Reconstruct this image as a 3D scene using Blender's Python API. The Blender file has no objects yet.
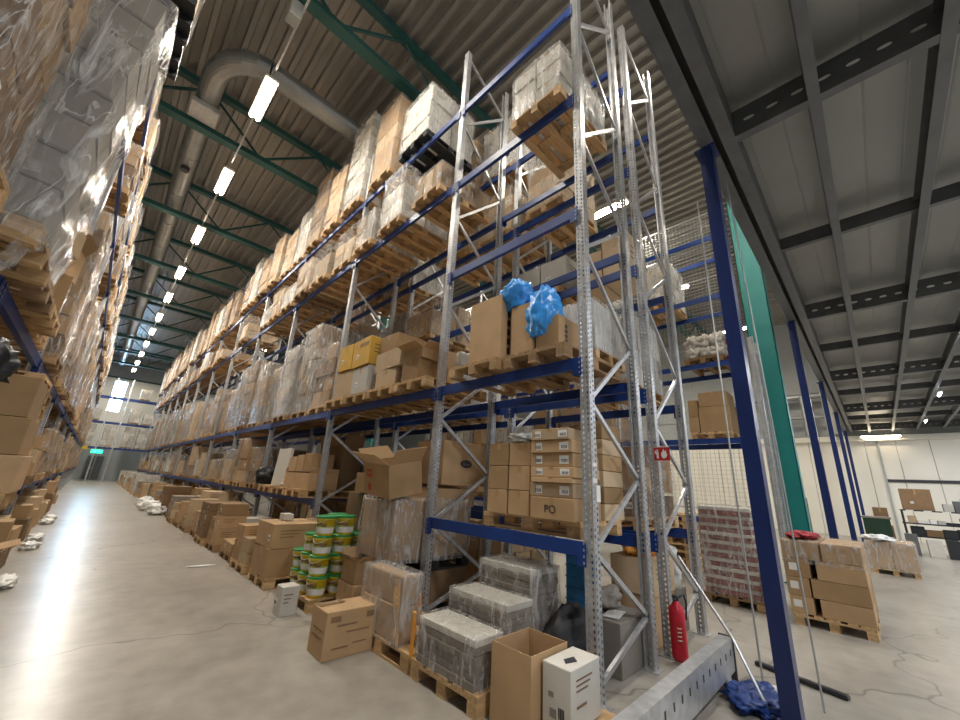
import bpy, math, random
from mathutils import Vector, Matrix, noise
PI = math.pi
D = bpy.data
C = bpy.context.scene.collection
scene = bpy.context.scene
# ------------------------------------------------------------------ camera
cam_d = D.cameras.new('camera')
cam = D.objects.new('camera', cam_d)
C.objects.link(cam)
cam_d.sensor_width = 36.0
cam_d.lens = 36.0 * 379.42 / 960.0
cam_d.shift_x = 0.00172
cam_d.shift_y = 0.00912
cam_d.clip_start = 0.05
cam_d.clip_end = 300
R_ = ((0.70725798, 0.24047821, 0.664798), (-0.70495862, 0.16927116, 0.68875294), (0.05309895, -0.9557811, 0.28924557))
cam.matrix_world = Matrix(((R_[0][0], -R_[0][1], -R_[0][2], 0), (R_[1][0], -R_[1][1], -R_[1][2], 0), (R_[2][0], -R_[2][1], -R_[2][2], 1.6), (0, 0, 0, 1)))
scene.camera = cam
# ------------------------------------------------------------------ world, exposure
w = D.worlds.new('world')
scene.world = w
w.use_nodes = True
w.node_tree.nodes['Background'].inputs[0].default_value = (0.93, 0.97, 1.0, 1)
w.node_tree.nodes['Background'].inputs[1].default_value = 0.52
scene.view_settings.view_transform = 'Standard'
scene.view_settings.look = 'None'
scene.view_settings.gamma = 1
scene.view_settings.exposure = 0.32
LAMP_W = 290       # watts of each aisle strip lamp
HALL_W = 95       # watts of each lamp under the mezzanine

# ------------------------------------------------------------------ materials
def new_mat(name):
    m = D.materials.new(name)
    m.use_nodes = True
    nt = m.node_tree
    return m, nt, nt.nodes['Principled BSDF']
def N(nt, t, **kw):
    n = nt.nodes.new(t)
    for k, v in kw.items():
        setattr(n, k, v)
    return n
def mat(name, col, rough=0.6, metal=0.0, var=0.0, nscale=6.0, namt=0.12, bump=0.0, bscale=30.0, stretch=(1, 1, 1), rvar=0.0, spec=0.5):
    """plain procedural surface: noise mottling, per-object tint variation, optional bump"""
    m, nt, b = new_mat(name)
    L = nt.links
    tc = N(nt, 'ShaderNodeTexCoord')
    mp = N(nt, 'ShaderNodeMapping')
    mp.inputs['Scale'].default_value = stretch
    L.new(tc.outputs['Object'], mp.inputs[0])
    no = N(nt, 'ShaderNodeTexNoise')
    no.inputs['Scale'].default_value = nscale
    no.inputs['Detail'].default_value = 4
    L.new(mp.outputs[0], no.inputs['Vector'])
    mr = N(nt, 'ShaderNodeMapRange')
    mr.inputs[3].default_value = 1 - namt
    mr.inputs[4].default_value = 1 + namt
    mr.inputs[1].default_value = 0.3
    mr.inputs[2].default_value = 0.7
    L.new(no.outputs[0], mr.inputs[0])
    hs = N(nt, 'ShaderNodeHueSaturation')
    hs.inputs['Color'].default_value = (*col, 1)
    if var > 0:
        oi = N(nt, 'ShaderNodeObjectInfo')
        m2 = N(nt, 'ShaderNodeMapRange')
        m2.inputs[3].default_value = 1 - var
        m2.inputs[4].default_value = 1 + var
        L.new(oi.outputs['Random'], m2.inputs[0])
        mu = N(nt, 'ShaderNodeMath', operation='MULTIPLY')
        L.new(mr.outputs[0], mu.inputs[0])
        L.new(m2.outputs[0], mu.inputs[1])
        L.new(mu.outputs[0], hs.inputs['Value'])
        m3 = N(nt, 'ShaderNodeMath', operation='MULTIPLY_ADD')
        m3.inputs[1].default_value = -0.35 * var
        m3.inputs[2].default_value = 1.1
        L.new(oi.outputs['Random'], m3.inputs[0])
        L.new(m3.outputs[0], hs.inputs['Saturation'])
    else:
        L.new(mr.outputs[0], hs.inputs['Value'])
    L.new(hs.outputs[0], b.inputs['Base Color'])
    b.inputs['Metallic'].default_value = metal
    b.inputs['Specular IOR Level'].default_value = spec
    if rvar > 0:
        m4 = N(nt, 'ShaderNodeMapRange')
        m4.inputs[3].default_value = rough - rvar
        m4.inputs[4].default_value = rough + rvar
        L.new(no.outputs[0], m4.inputs[0])
        L.new(m4.outputs[0], b.inputs['Roughness'])
    else:
        b.inputs['Roughness'].default_value = rough
    if bump > 0:
        n2 = N(nt, 'ShaderNodeTexNoise')
        n2.inputs['Scale'].default_value = bscale
        n2.inputs['Detail'].default_value = 3
        L.new(mp.outputs[0], n2.inputs['Vector'])
        bp = N(nt, 'ShaderNodeBump')
        bp.inputs['Strength'].default_value = bump
        bp.inputs['Distance'].default_value = 0.02
        L.new(n2.outputs[0], bp.inputs['Height'])
        L.new(bp.outputs[0], b.inputs['Normal'])
    return m

M = {}
M['card'] = mat('cardboard', (0.41, 0.27, 0.145), 0.8, var=0.30, nscale=4, namt=0.08, bump=0.12, bscale=7)
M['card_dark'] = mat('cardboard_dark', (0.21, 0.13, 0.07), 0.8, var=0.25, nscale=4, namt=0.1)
M['card_in'] = mat('cardboard_inside', (0.36, 0.23, 0.12), 0.85, nscale=5)
M['card_yel'] = mat('cardboard_yellow', (0.58, 0.36, 0.09), 0.75, var=0.1, nscale=5, namt=0.07)
M['card_pale'] = mat('cardboard_pale', (0.51, 0.385, 0.25), 0.8, var=0.2, nscale=5, namt=0.07)
M['card_white'] = mat('cardboard_white', (0.52, 0.50, 0.455), 0.7, var=0.15, nscale=5, namt=0.06)
M['card_grey'] = mat('cardboard_grey', (0.27, 0.245, 0.215), 0.65, var=0.2, nscale=5, namt=0.08)
M['pack_brown'] = mat('flat_pack_brown', (0.20, 0.165, 0.135), 0.6, namt=0.12)
M['tape'] = mat('brown_tape', (0.40, 0.25, 0.11), 0.3, namt=0.06)
M['paper'] = mat('white_paper', (0.78, 0.77, 0.74), 0.6, namt=0.03)
M['ink'] = mat('black_ink', (0.03, 0.03, 0.035), 0.6)
M['red_ink'] = mat('red_ink', (0.42, 0.07, 0.04), 0.6)
M['wood'] = mat('pallet_wood', (0.50, 0.33, 0.17), 0.75, var=0.28, nscale=5, namt=0.25, bump=0.25, bscale=20, stretch=(1, 6, 6))
M['wood_dark'] = mat('old_pallet_wood', (0.30, 0.19, 0.10), 0.8, var=0.3, nscale=5, namt=0.25, bump=0.25, bscale=20, stretch=(1, 6, 6))
M['black'] = mat('black_plastic', (0.018, 0.02, 0.024), 0.45, nscale=8, namt=0.2)
M['blue'] = mat('blue_paint', (0.006, 0.04, 0.21), 0.42, nscale=3, namt=0.15, rvar=0.1)
M['blue_post'] = mat('blue_post_paint', (0.004, 0.017, 0.10), 0.35, nscale=2, namt=0.12, rvar=0.08)
M['teal'] = mat('teal_paint', (0.01, 0.24, 0.23), 0.45, nscale=1.5, namt=0.08)
M['teal_dark'] = mat('truss_paint', (0.015, 0.085, 0.08), 0.5, nscale=2, namt=0.1)
M['galv'] = mat('galvanised_steel', (0.50, 0.51, 0.525), 0.38, metal=0.55, nscale=14, namt=0.16, rvar=0.12)
M['galv_dark'] = mat('dull_steel', (0.14, 0.145, 0.15), 0.45, metal=0.4, nscale=4, namt=0.15, rvar=0.1)
M['duct'] = mat('duct_steel', (0.33, 0.34, 0.34), 0.4, metal=0.6, nscale=3, namt=0.12, rvar=0.1)
M['wire'] = mat('wire_mesh', (0.42, 0.43, 0.42), 0.45, metal=0.5)
M['deck'] = mat('roof_deck', (0.31, 0.295, 0.27), 0.42, metal=0.35, nscale=0.6, namt=0.12, rvar=0.1)
M['sheet'] = mat('mezzanine_sheet', (0.34, 0.345, 0.33), 0.42, metal=0.3, nscale=0.8, namt=0.08, rvar=0.06)
M['cream'] = mat('cream_panel', (0.78, 0.75, 0.66), 0.5, nscale=0.7, namt=0.04)
M['wall_grey'] = mat('grey_panel', (0.36, 0.38, 0.38), 0.55, nscale=0.7, namt=0.05)
M['red'] = mat('red_paint', (0.50, 0.012, 0.03), 0.3, nscale=9, namt=0.15)
M['sign_red'] = mat('sign_red', (0.42, 0.02, 0.02), 0.4)
M['orange'] = mat('orange_plastic', (0.75, 0.30, 0.03), 0.5, nscale=6)
M['green'] = mat('green_lid', (0.02, 0.26, 0.07), 0.4)
M['dgreen'] = mat('dark_green', (0.012, 0.045, 0.025), 0.5)
M['yellow'] = mat('yellow_bucket', (0.72, 0.55, 0.02), 0.35)
M['lime'] = mat('lime_print', (0.35, 0.50, 0.05), 0.4)
M['white'] = mat('white_plastic', (0.75, 0.75, 0.73), 0.35)
M['maroon'] = mat('maroon_sheet', (0.23, 0.075, 0.06), 0.45, nscale=4, namt=0.25)
M['bluebag'] = mat('blue_bag', (0.05, 0.33, 0.85), 0.2, bump=0.6, bscale=9)
M['sack'] = mat('brown_sack', (0.30, 0.20, 0.12), 0.8, bump=0.5, bscale=6, var=0.2)
M['darkcloth'] = mat('dark_bag', (0.012, 0.012, 0.014), 0.6, bump=0.3, bscale=6)
M['cloth_w'] = mat('pale_cloth', (0.62, 0.58, 0.52), 0.85)
M['cloth_r'] = mat('red_cloth', (0.32, 0.03, 0.04), 0.85)
M['foam'] = mat('white_foam', (0.8, 0.8, 0.78), 0.6, bump=0.5, bscale=8)
M['skyblue'] = mat('light_blue_plastic', (0.03, 0.22, 0.55), 0.5)

def emit(name, col, s):
    m, nt, b = new_mat(name)
    b.inputs['Base Color'].default_value = (*col, 1)
    b.inputs['Emission Color'].default_value = (*col, 1)
    b.inputs['Emission Strength'].default_value = s
    return m
M['lamp'] = emit('lamp_tube', (1.0, 0.84, 0.62), 40)
M['lamp_cool'] = emit('lamp_tube_cool', (0.80, 0.95, 1.0), 24)
M['day'] = emit('daylight', (0.42, 0.70, 1.0), 26)
M['exit'] = emit('exit_green', (0.02, 0.85, 0.45), 2.0)

def film_mat(name, base, wr, tint=(0.62, 0.60, 0.57), scale=5.0):
    m = D.materials.new(name)
    m.use_nodes = True
    nt = m.node_tree
    nt.nodes.clear()
    L = nt.links
    out = N(nt, 'ShaderNodeOutputMaterial')
    mix = N(nt, 'ShaderNodeMixShader')
    tr = N(nt, 'ShaderNodeBsdfTransparent')
    tr.inputs[0].default_value = (0.95, 0.94, 0.92, 1)
    pr = N(nt, 'ShaderNodeBsdfPrincipled')
    pr.inputs['Base Color'].default_value = (*tint, 1)
    pr.inputs['Roughness'].default_value = 0.18
    tc = N(nt, 'ShaderNodeTexCoord')
    oi = N(nt, 'ShaderNodeObjectInfo')
    ad = N(nt, 'ShaderNodeVectorMath', operation='ADD')
    L.new(tc.outputs['Object'], ad.inputs[0])
    L.new(oi.outputs['Random'], ad.inputs[1])
    mp = N(nt, 'ShaderNodeMapping')
    mp.inputs['Rotation'].default_value = (0.45, 0.35, 0.3)
    mp.inputs['Scale'].default_value = (2.6, 2.6, 0.6)
    L.new(ad.outputs[0], mp.inputs[0])
    no = N(nt, 'ShaderNodeTexNoise')
    no.inputs['Scale'].default_value = scale
    no.inputs['Detail'].default_value = 5
    no.inputs['Distortion'].default_value = 1.2
    L.new(mp.outputs[0], no.inputs['Vector'])
    cr = N(nt, 'ShaderNodeMapRange')
    cr.inputs[1].default_value = 0.50
    cr.inputs[2].default_value = 0.72
    cr.inputs[3].default_value = base
    cr.inputs[4].default_value = wr
    L.new(no.outputs[0], cr.inputs[0])
    n2 = N(nt, 'ShaderNodeTexNoise')
    n2.inputs['Scale'].default_value = scale * 0.75
    n2.inputs['Detail'].default_value = 3
    n2.inputs['Distortion'].default_value = 0.35
    L.new(mp.outputs[0], n2.inputs['Vector'])
    su = N(nt, 'ShaderNodeMath', operation='SUBTRACT'); su.inputs[1].default_value = 0.5
    L.new(n2.outputs[0], su.inputs[0])
    ab = N(nt, 'ShaderNodeMath', operation='ABSOLUTE'); L.new(su.outputs[0], ab.inputs[0])
    c2 = N(nt, 'ShaderNodeMapRange')
    c2.inputs[1].default_value = 0.003; c2.inputs[2].default_value = 0.018
    c2.inputs[3].default_value = wr * 0.75; c2.inputs[4].default_value = 0.0
    L.new(ab.outputs[0], c2.inputs[0])
    mxx = N(nt, 'ShaderNodeMath', operation='MAXIMUM')
    L.new(cr.outputs[0], mxx.inputs[0]); L.new(c2.outputs[0], mxx.inputs[1])
    bp = N(nt, 'ShaderNodeBump')
    bp.inputs['Strength'].default_value = 1.0
    bp.inputs['Distance'].default_value = 0.04
    L.new(no.outputs[0], bp.inputs['Height'])
    L.new(bp.outputs[0], pr.inputs['Normal'])
    L.new(mxx.outputs[0], mix.inputs[0])
    L.new(tr.outputs[0], mix.inputs[1])
    L.new(pr.outputs[0], mix.inputs[2])
    L.new(mix.outputs[0], out.inputs[0])
    return m
M['film'] = film_mat('stretch_film', 0.08, 0.60, tint=(0.75, 0.74, 0.72))
M['film_thick'] = film_mat('thick_stretch_film', 0.20, 0.80, scale=3.6, tint=(0.72, 0.71, 0.69))
M['film_brown'] = film_mat('brownish_film', 0.55, 0.85, tint=(0.50, 0.40, 0.31), scale=3.5)

def perforated(name, sx, sy, pitch, hw, hh, off, axis_side=True, base='galv'):
    """steel with real see-through slots: off = offsets of the slot columns"""
    m = M[base].copy()
    m.name = name
    nt = m.node_tree
    L = nt.links
    b = nt.nodes['Principled BSDF']
    out = [n for n in nt.nodes if n.type == 'OUTPUT_MATERIAL'][0]
    tc = N(nt, 'ShaderNodeTexCoord')
    sp = N(nt, 'ShaderNodeSeparateXYZ')
    L.new(tc.outputs['Object'], sp.inputs[0])
    sn = N(nt, 'ShaderNodeSeparateXYZ')
    L.new(tc.outputs['Normal'], sn.inputs[0])
    def mth(op, a, b_=None):
        n = N(nt, 'ShaderNodeMath', operation=op)
        for i, v in enumerate((a, b_)):
            if v is None:
                continue
            if isinstance(v, (int, float)):
                n.inputs[i].default_value = v
            else:
                L.new(v, n.inputs[i])
        return n.outputs[0]
    if axis_side:      # slots run up Z; across coordinate is y on x-facing plates, x on y-facing plates
        nx = mth('GREATER_THAN', mth('ABSOLUTE', sn.outputs[0]), 0.7)
        ux = mth('MULTIPLY', nx, mth('SUBTRACT', sp.outputs[1], 0.0))
        uy = mth('MULTIPLY', mth('SUBTRACT', 1.0, nx), sp.outputs[0])
        u = mth('ADD', ux, uy)
        v = sp.outputs[2]
    else:              # slots run along Y on x-facing webs
        u = sp.outputs[2]
        v = sp.outputs[1]
    t = None
    for k, o in enumerate(off):
        du = mth('DIVIDE', mth('SUBTRACT', u, o), hw)
        vv = mth('MODULO', mth('ADD', v, 100 + pitch * 0.5 * k), pitch)
        dv = mth('DIVIDE', mth('SUBTRACT', vv, pitch / 2), hh)
        r = mth('ADD', mth('POWER', mth('ABSOLUTE', du), 2.5), mth('POWER', mth('ABSOLUTE', dv), 2.5))
        h = mth('LESS_THAN', r, 1.0)
        t = h if t is None else mth('MAXIMUM', t, h)
    mix = N(nt, 'ShaderNodeMixShader')
    tr = N(nt, 'ShaderNodeBsdfTransparent')
    L.new(t, mix.inputs[0])
    L.new(b.outputs[0], mix.inputs[1])
    L.new(tr.outputs[0], mix.inputs[2])
    L.new(mix.outputs[0], out.inputs[0])
    return m
M['upright'] = perforated('perforated_upright', 0, 0, 0.05, 0.0105, 0.0135, (-0.024, 0.024))
M['girder'] = perforated('slotted_girder', 0, 0, 0.20, 0.022, 0.048, (0.0,), axis_side=False, base='galv_dark')
M['guard'] = perforated('slotted_guard', 0, 0, 0.14, 0.02, 0.012, (0.05,), axis_side=False, base='galv')

# concrete floor
m, nt, b = new_mat('concrete')
L = nt.links
tc = N(nt, 'ShaderNodeTexCoord')
n1 = N(nt, 'ShaderNodeTexNoise'); n1.inputs['Scale'].default_value = 0.55; n1.inputs['Detail'].default_value = 7; n1.inputs['Roughness'].default_value = 0.6
L.new(tc.outputs['Object'], n1.inputs['Vector'])
n2 = N(nt, 'ShaderNodeTexNoise'); n2.inputs['Scale'].default_value = 4.5; n2.inputs['Detail'].default_value = 6
L.new(tc.outputs['Object'], n2.inputs['Vector'])
cr = N(nt, 'ShaderNodeValToRGB')
cr.color_ramp.interpolation = 'EASE'; cr.color_ramp.elements[0].position = 0.20; cr.color_ramp.elements[0].color = (0.22, 0.20, 0.17, 1)
cr.color_ramp.elements[1].position = 0.80; cr.color_ramp.elements[1].color = (0.47, 0.435, 0.38, 1)
mx = N(nt, 'ShaderNodeMix', data_type='FLOAT'); mx.inputs[0].default_value = 0.38
L.new(n1.outputs[0], mx.inputs[2]); L.new(n2.outputs[0], mx.inputs[3])
L.new(mx.outputs[0], cr.inputs[0])
# long cracks
vo = N(nt, 'ShaderNodeTexVoronoi', feature='DISTANCE_TO_EDGE'); vo.inputs['Scale'].default_value = 0.30
n3 = N(nt, 'ShaderNodeTexNoise'); n3.inputs['Scale'].default_value = 1.3; n3.inputs['Detail'].default_value = 2
L.new(tc.outputs['Object'], n3.inputs['Vector'])
vm = N(nt, 'ShaderNodeVectorMath', operation='MULTIPLY_ADD')
L.new(n3.outputs['Color'], vm.inputs[0]); vm.inputs[1].default_value = (1.2, 1.2, 0.0)
L.new(tc.outputs['Object'], vm.inputs[2]); L.new(vm.outputs[0], vo.inputs['Vector'])
cm = N(nt, 'ShaderNodeMapRange'); cm.inputs[1].default_value = 0.0; cm.inputs[2].default_value = 0.006; cm.inputs[3].default_value = 0.5; cm.inputs[4].default_value = 1.0
L.new(vo.outputs[0], cm.inputs[0])
hs = N(nt, 'ShaderNodeHueSaturation'); L.new(cr.outputs[0], hs.inputs['Color']); L.new(cm.outputs[0], hs.inputs['Value'])
L.new(hs.outputs[0], b.inputs['Base Color'])
b.inputs['Roughness'].default_value = 0.28
b.inputs['Specular IOR Level'].default_value = 0.32
M['concrete'] = m

# ------------------------------------------------------------------ mesh building
class MB:
    def __init__(s):
        s.v = []; s.f = []; s.m = []; s.mats = []
    def mi(s, mt):
        if mt not in s.mats:
            s.mats.append(mt)
        return s.mats.index(mt)
    def poly(s, pts, faces, mt):
        n = len(s.v); k = s.mi(mt)
        s.v += [tuple(p) for p in pts]
        for f in faces:
            s.f.append([n + i for i in f]); s.m.append(k)
    def box(s, x0, x1, y0, y1, z0, z1, mt):
        s.poly([(x0, y0, z0), (x1, y0, z0), (x1, y1, z0), (x0, y1, z0), (x0, y0, z1), (x1, y0, z1), (x1, y1, z1), (x0, y1, z1)],
               [(3, 2, 1, 0), (4, 5, 6, 7), (0, 1, 5, 4), (1, 2, 6, 5), (2, 3, 7, 6), (3, 0, 4, 7)], mt)
    def cbox(s, x0, x1, y0, y1, z0, z1, mt, c=0.006):
        """box with chamfered edges"""
        P = []
        for z in (z0, z1):
            zi = z0 + c if z == z0 else z1 - c
            for (x, y, dx, dy) in ((x0, y0, c, c), (x1, y0, -c, c), (x1, y1, -c, -c), (x0, y1, c, -c)):
                P += [(x + dx, y + dy, z), (x, y + dy, zi), (x + dx, y, zi)]
        F = [(9, 6, 3, 0), (12, 15, 18, 21)]
        I = lambda t, c_, k: t * 12 + c_ * 3 + k
        sides = ((0, 1, 2), (1, 2, 1), (2, 3, 2), (3, 0, 1))
        for a, b_, k in sides:
            F.append((I(0, a, k), I(0, b_, k), I(1, b_, k), I(1, a, k)))
            F.append((I(0, a, 0), I(0, b_, 0), I(0, b_, k), I(0, a, k)))
            F.append((I(1, a, k), I(1, b_, k), I(1, b_, 0), I(1, a, 0)))
        for a in range(4):
            F.append((I(0, a, 1), I(0, a, 2), I(1, a, 2), I(1, a, 1)) if a in (0, 2) else (I(0, a, 2), I(0, a, 1), I(1, a, 1), I(1, a, 2)))
            F.append((I(0, a, 0), I(0, a, 1), I(0, a, 2)))
            F.append((I(1, a, 0), I(1, a, 1), I(1, a, 2)))
        s.poly(P, F, mt)
    def bar(s, p, q, w_, h_, mt, up=(0, 0, 1)):
        p = Vector(p); q = Vector(q); d = (q - p).normalized()
        u = Vector(up)
        if abs(d.dot(u)) > 0.98:
            u = Vector((1, 0, 0))
        a = d.cross(u).normalized(); b_ = a.cross(d).normalized()
        a *= w_ / 2; b_ *= h_ / 2
        P = [p - a - b_, p + a - b_, p + a + b_, p - a + b_, q - a - b_, q + a - b_, q + a + b_, q - a + b_]
        s.poly(P, [(3, 2, 1, 0), (4, 5, 6, 7), (0, 1, 5, 4), (1, 2, 6, 5), (2, 3, 7, 6), (3, 0, 4, 7)], mt)
    def tube(s, pts, r, mt, n=10, cap=True):
        pts = [Vector(p) for p in pts]
        rs = r if isinstance(r, (list, tuple)) else [r] * len(pts)
        P = []; F = []
        ref = None
        for i, p in enumerate(pts):
            d = (pts[min(i + 1, len(pts) - 1)] - pts[max(i - 1, 0)]).normalized()
            if ref is None:
                ref = Vector((0, 0, 1)) if abs(d.z) < 0.9 else Vector((1, 0, 0))
            a = (ref - d * ref.dot(d)).normalized(); ref = a
            b_ = d.cross(a)
            for k in range(n):
                t = 2 * PI * k / n
                P.append(p + (a * math.cos(t) + b_ * math.sin(t)) * rs[i])
        for i in range(len(pts) - 1):
            for k in range(n):
                F.append((i * n + k, i * n + (k + 1) % n, (i + 1) * n + (k + 1) % n, (i + 1) * n + k))
        if cap:
            F.append(tuple(range(n - 1, -1, -1)))
            F.append(tuple((len(pts) - 1) * n + k for k in range(n)))
        s.poly(P, F, mt)
    def lathe(s, prof, mt, n=20, c=(0, 0, 0)):
        P = []; F = []
        for r, z in prof:
            for k in range(n):
                t = 2 * PI * k / n
                P.append((c[0] + r * math.cos(t), c[1] + r * math.sin(t), c[2] + z))
        for i in range(len(prof) - 1):
            for k in range(n):
                F.append((i * n + k, i * n + (k + 1) % n, (i + 1) * n + (k + 1) % n, (i + 1) * n + k))
        F.append(tuple(range(n - 1, -1, -1)))
        F.append(tuple((len(prof) - 1) * n + k for k in range(n)))
        s.poly(P, F, mt)
    def prism(s, prof, axis, a, b_, mt):
        """closed 2D profile (list of (u, v)) extruded along axis from a to b_"""
        n = len(prof)
        def at(u, v, t):
            return (t, u, v) if axis == 'x' else (u, t, v) if axis == 'y' else (u, v, t)
        P = [at(u, v, a) for u, v in prof] + [at(u, v, b_) for u, v in prof]
        F = [(i, (i + 1) % n, n + (i + 1) % n, n + i) for i in range(n)]
        F += [tuple(range(n - 1, -1, -1)), tuple(range(n, 2 * n))]
        s.poly(P, F, mt)
    def mesh(s, name, smooth=False):
        me = D.meshes.new(name)
        me.from_pydata(s.v, [], s.f)
        for mt in s.mats:
            me.materials.append(M[mt])
        me.polygons.foreach_set('material_index', s.m)
        if smooth:
            me.polygons.foreach_set('use_smooth', [True] * len(s.f))
        me.validate()
        me.update()
        return me

def link(name, me, parent=None, loc=(0, 0, 0), rot=(0, 0, 0)):
    o = D.objects.new(name, me)
    C.objects.link(o)
    o.location = loc
    o.rotation_euler = rot
    if parent is not None:
        o.parent = parent
    return o
def obj(name, mb, parent=None, loc=(0, 0, 0), rot=(0, 0, 0), smooth=False):
    return link(name, mb.mesh(name, smooth), parent, loc, rot)
used = {}
def tag(o, label, cat, group=None):
    n = len(label.split())
    if not 4 <= n <= 16:
        print('LABEL LENGTH', n, label)
    used[label] = used.get(label, 0) + 1
    o['label'] = label
    o['category'] = cat
    if group:
        o['group'] = group
    return o
def thing(name, label, cat, loc=(0, 0, 0), rz=0, group=None):
    o = link(name, None, None, loc, (0, 0, rz))
    o.empty_display_size = 0.1
    return tag(o, label, cat, group)
def text_obj(name, cu):
    tmp = D.objects.new('tmp_text', cu); C.objects.link(tmp)
    bpy.context.view_layer.update()
    me = D.meshes.new_from_object(tmp)
    D.objects.remove(tmp)
    return link(name, me)
def struct(name, mb, smooth=False):
    o = obj(name, mb, smooth=smooth)
    o['kind'] = 'structure'
    return o
def dup(root, loc, rz, label, group=None, cat=None):
    r = root.copy(); C.objects.link(r)
    r.location = loc; r.rotation_euler = (0, 0, rz)
    for ch in root.children:
        c = ch.copy(); C.objects.link(c); c.parent = r
        for g in ch.children:
            d = g.copy(); C.objects.link(d); d.parent = c
    r['label'] = label; used[label] = used.get(label, 0) + 1
    n = len(label.split())
    if not 4 <= n <= 16:
        print('LABEL LENGTH', n, label)
    if group:
        r['group'] = group
    if cat:
        r['category'] = cat
    return r

# ------------------------------------------------------------------ STRUCTURE
X0, X1, Y0, Y1, ZR = -6.5, 29.0, -9.0, 53.0, 12.4
f = MB(); f.box(X0, X1, Y0, Y1, -0.2, 0.0, 'concrete'); struct('floor', f)
# corrugated roof deck: ribs along Y
c = MB(); prof = []; x = X0; pitch = 0.36
while x < X1:
    prof += [(x, ZR), (x + 0.19, ZR), (x + 0.22, ZR - 0.13), (x + 0.33, ZR - 0.13)]
    x += pitch
P = []; F = []
ys = [0.9 + i * 4.35 for i in range(13)]
for yy in ys:
    P += [(u, yy, v) for u, v in prof]
n = len(prof)
for j in range(len(ys) - 1):
    for i in range(n - 1):
        F.append((j * n + i, (j + 1) * n + i, (j + 1) * n + i + 1, j * n + i + 1))
c.poly(P, F, 'deck')
c.box(X0, X1, -9, 53, ZR + 0.02, ZR + 0.2, 'deck')
struct('ceiling', c)
wl = MB(); wl.box(X0 - 0.2, X0, Y0, Y1, 0, ZR, 'wall_grey'); struct('wall_left', wl)
# far wall with doorway panel, tall window
wf = MB()
wf.box(X0, -0.15, Y1, Y1 + 0.2, 2.9, 9.95, 'cream'); wf.box(0.88, X1, Y1, Y1 + 0.2, 2.9, 9.95, 'cream')
wf.box(X0, X1, Y1, Y1 + 0.2, 0, 2.9, 'wall_grey')
wf.box(-0.15, 0.88, Y1, Y1 + 0.2, 2.9, 6.6, 'cream'); wf.box(-0.15, 0.88, Y1, Y1 + 0.2, 9.7, 9.95, 'cream'); wf.box(X0, X1, Y1, Y1 + 0.2, 9.95, ZR, 'wall_grey')
wf.box(X0, X1, Y1 - 0.05, Y1, 7.5, 9.9, 'cream') if False else None
struct('wall_far', wf)
tr = MB(); tr.box(X0, X1, Y1 - 0.12, Y1, 9.95, 10.1, 'teal_dark'); struct('trim_1', tr)
wi = MB(); wi.box(-0.15, 0.88, Y1 + 0.08, Y1 + 0.12, 6.6, 9.7, 'day'); wobj = struct('window_1', wi)
wfr = MB()
for xx in (-0.15, 0.83):
    wfr.box(xx, xx + 0.05, Y1 - 0.02, Y1 + 0.08, 6.6, 9.7, 'wall_grey')
wfr.box(-0.15, 0.88, Y1 - 0.02, Y1 + 0.08, 8.1, 8.15, 'wall_grey')
obj('window_frame', wfr, wobj)
dr = MB(); dr.cbox(-0.35, 0.95, Y1 - 0.08, Y1, 0, 2.3, 'wall_grey', 0.02); dr.box(-0.28, 0.26, Y1 - 0.1, Y1 - 0.08, 0.05, 2.2, 'galv_dark'); dr.box(0.34, 0.88, Y1 - 0.1, Y1 - 0.08, 0.05, 2.2, 'galv_dark')
dobj = struct('door_1', dr)
dh = MB(); dh.box(0.2, 0.24, Y1 - 0.16, Y1 - 0.1, 0.95, 1.15, 'galv'); obj('door_handle', dh, dobj)
# end wall on the right (x = 29): cream cladding panels below, grey above
wr = MB()
y = Y0
while y < 13.9:
    wr.cbox(X1, X1 + 0.15, y, y + 1.12, 0, 4.9, 'cream', 0.012); y += 1.14
wr.box(X1 + 0.02, X1 + 0.2, Y0, Y1, 4.9, ZR, 'wall_grey'); wr.box(X1 + 0.05, X1 + 0.2, Y0, Y1, 0, 4.9, 'wall_grey')
struct('wall_right', wr)
t2 = MB(); t2.box(X1 - 0.25, X1, Y0, Y1, 4.85, 5.12, 'cream'); struct('trim_2', t2)
t3 = MB(); t3.box(X1 - 0.06, X1, -9, -0.4, 2.78, 2.92, 'ink'); struct('trim_3', t3)
t4 = MB(); t4.box(X1 - 0.08, X1, -0.42, -0.34, 0, 4.85, 'wall_grey'); struct('trim_4', t4)
# cream partition far behind the racks
wp = MB(); y = 14.0
xx = 15.5
while xx < X1:
    wp.cbox(xx, xx + 1.12, 14.0, 14.15, 0, 4.6, 'cream', 0.012); xx += 1.14
struct('wall_back', wp)

# ------------------------------------------------------------------ roof trusses
def truss(y, k):
    lab = '%s green steel roof truss from the camera, crossing above the aisle' % ORD[k]
    t = thing('roof_truss', lab, 'roof truss', (0, y, 10.75), 0, 'green roof trusses')
    xa, xb = X0, X1
    b_ = MB(); b_.box(xa, xb, -0.09, 0.09, 0, 0.16, 'teal_dark'); b_.box(xa, xb, -0.13, 0.13, -0.02, 0.0, 'teal_dark'); obj('bottom_chord', b_, t)
    b_ = MB(); b_.box(xa, xb, -0.10, 0.10, 1.36, 1.52, 'teal_dark'); obj('top_chord', b_, t)
    x = -4.91; s = 0
    nd = 0
    while x + 1.6 < xb and nd < 22:
        d = MB()
        if s == 0:
            d.bar((x, 0, 0.1), (x + 1.6, 0, 1.4), 0.06, 0.06, 'teal_dark')
        else:
            d.bar((x, 0, 1.4), (x + 1.6, 0, 0.1), 0.05, 0.05, 'teal_dark')
        obj('web_member', d, t)
        s = 1 - s; x += 1.6; nd += 1
    return t
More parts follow.
